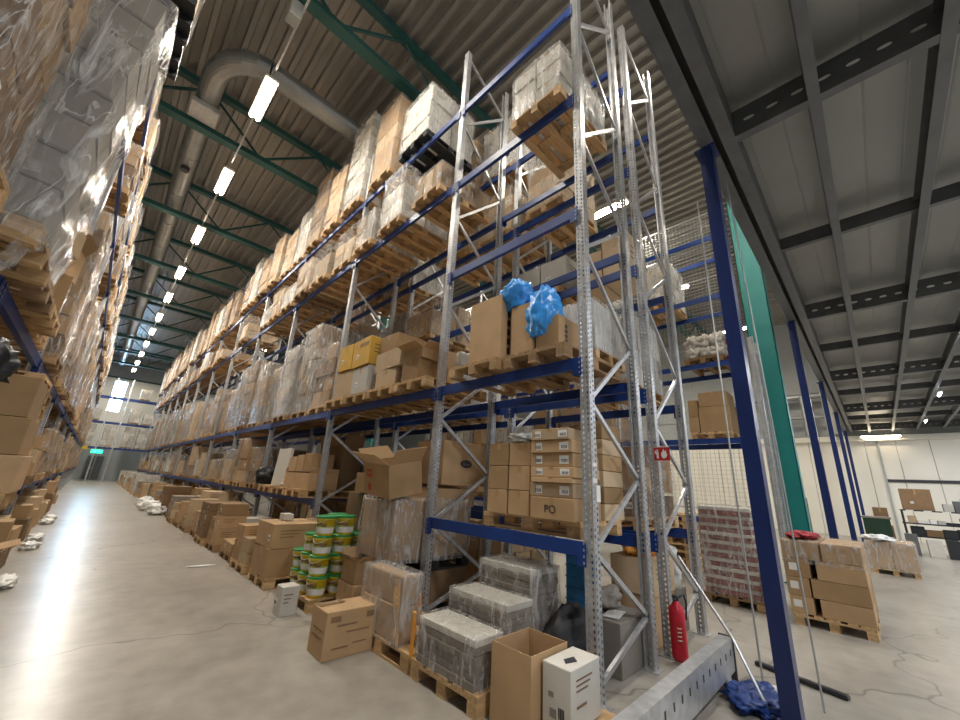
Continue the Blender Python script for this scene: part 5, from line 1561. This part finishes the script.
m = MB(); m.prism([(-0.26, 0), (0.26, 0), (0.34, 1.22), (-0.34, 1.22)], 'y', -0.3, 0.3, 'dgreen'); obj('body', m, t)
m = MB(); m.cbox(-0.37, 0.37, -0.33, 0.33, 1.22, 1.28, 'card_grey', 0.01); obj('lid', m, t)
carton('carton', 19.0, 19.4, -0.15, 0.25, 0, 1.0, 'dark upright carton behind the green bin', 'card_dark', seed=71)
carton('carton', 19.0, 19.4, -0.10, 0.25, 1.003, 1.55, 'brown carton on the dark upright carton behind the bin', 'card_dark', seed=72)
t = thing('shelving', 'black long shelf unit against the right end wall', 'shelf', (22.6, -2.9, 0))
for z_ in (0.62, 1.06, 1.52):
    m = MB(); m.box(-0.4, 0.4, -2.5, 2.45, z_ - 0.04, z_, 'black'); obj('shelf_board', m, t)
for yy in (-2.45, -0.9, 0.8, 2.4):
    for xx in (-0.37, 0.37):
        m = MB(); m.box(xx - 0.025, xx + 0.025, yy - 0.025, yy + 0.025, 0, 1.50, 'black'); obj('leg', m, t)
m = MB()
for k in range(10):
    m.box(-0.405, -0.401, 2.1 - k * 0.45, 2.3 - k * 0.45, 1.482, 1.518, 'paper')
obj('shelf_labels', m, t)
bigc = carton('carton', 22.35, 22.9, -1.35, -0.55, 1.522, 2.28, 'big brown film covered carton standing on the black shelf', 'card_dark', seed=73)
rnd = random.Random(9)
y = -1.55; k = 0
while y > -5.1 and k < 18:
    w_ = rnd.uniform(0.15, 0.4); h = rnd.uniform(0.12, 0.5); mt_ = rnd.choice(('black', 'card_white', 'galv_dark', 'card', 'card_grey'))
    carton('stored_box', 22.4, 22.8, y - w_, y - 0.02, 1.522, 1.522 + h, '%s small box on top of the black shelf beside the big carton' % ORD[k], mt_, tape=False, prints=0, cat='box'); k += 1
    y -= w_
y = -0.6; k = 0
while y > -5.0 and k < 19:
    w_ = rnd.uniform(0.18, 0.35); h = rnd.uniform(0.08, 0.28); mt_ = rnd.choice(('card_white', 'card_pale', 'card', 'paper', 'black'))
    carton('stored_box', 22.35, 22.8, y - w_, y - 0.02, 1.062, 1.062 + h, '%s small box on the middle board of the black shelf' % ORD[k], mt_, tape=False, prints=0, cat='box'); k += 1
    y -= w_
y = -0.6; k = 0
while y > -5.0 and k < 14:
    w_ = rnd.uniform(0.25, 0.45); h = rnd.uniform(0.2, 0.36); mt_ = rnd.choice(('black', 'card_white', 'card_dark', 'black'))
    carton('stored_box', 22.32, 22.8, y - w_, y - 0.02, 0.622, 0.622 + h, '%s box on the lowest board of the black shelf' % ORD[k], mt_, tape=False, prints=0, cat='box'); k += 1
    y -= w_
for k, (yy, w_, h, mt_) in enumerate(((-0.9, 0.35, 0.55, 'card_white'), (-1.35, 0.3, 0.6, 'black'), (-0.4, 0.3, 0.7, 'galv_dark'))):
    carton('storage_box', 21.3, 21.8, yy - w_, yy, 0, h, '%s box on the floor before the black shelf' % ('white', 'black', 'grey')[k], mt_, tape=False, prints=0, cat='box')
# trolley frame in front of the cream end wall
t = thing('wire_trolley', 'wire trolley standing near the cream end wall beyond the teal column', 'trolley', (20.5, 2.55, 0))
for xx in (-0.3, 0.3):
    for yy in (-0.45, 0.45):
        m = MB(); m.tube([(xx, yy, 0.12), (xx, yy, 1.75)], 0.02, 'galv_dark', 6); obj('post', m, t)
        m = MB(); m.tube([(xx, yy - 0.02, 0.06), (xx, yy + 0.02, 0.06)], 0.06, 'black', 12); obj('wheel', m, t)
for z_ in (0.2, 0.75, 1.25, 1.7):
    m = MB()
    for q in range(7):
        m.bar((-0.3, -0.45 + 0.15 * q, z_), (0.3, -0.45 + 0.15 * q, z_), 0.012, 0.012, 'galv_dark')
    for xx in (-0.3, 0.3):
        m.bar((xx, -0.45, z_), (xx, 0.45, z_), 0.016, 0.016, 'galv_dark')
    obj('wire_shelf', m, t)
# pipes and plant on the upper end wall
t = thing('wall_ductwork', 'grey pipes and ductwork high on the right end wall', 'pipes', (28.0, 0, 0))
for (ya, za, r_) in ((3.4, 6.6, 0.28), (2.2, 6.2, 0.16)):
    m = MB(); m.tube([(0.2, ya, 5.1), (0.2, ya, za + 1.2)], r_, 'duct', 14); obj('pipe', m, t)
m = MB(); m.tube([(0.3, -0.5, 6.2), (0.3, 6.0, 6.2)], 0.10, 'duct', 10); obj('pipe', m, t)
m = MB(); m.tube([(0.3, 0.5, 7.4), (0.3, 7.0, 7.4)], 0.16, 'duct', 10); obj('pipe', m, t)
m = MB(); m.cbox(0.0, 0.7, 1.0, 1.4, 5.2, 8.2, 'card_white', 0.02); obj('white_box', m, t)
print('LOADS', sum(1 for o in D.objects if o.name.startswith('pallet_load')), 'REST', len(REST))
print('OBJECTS', len(D.objects), 'dup labels', sum(1 for v in used.values() if v > 1))
for k_, v_ in used.items():
    if v_ > 1:
        print('  DUP', v_, k_)
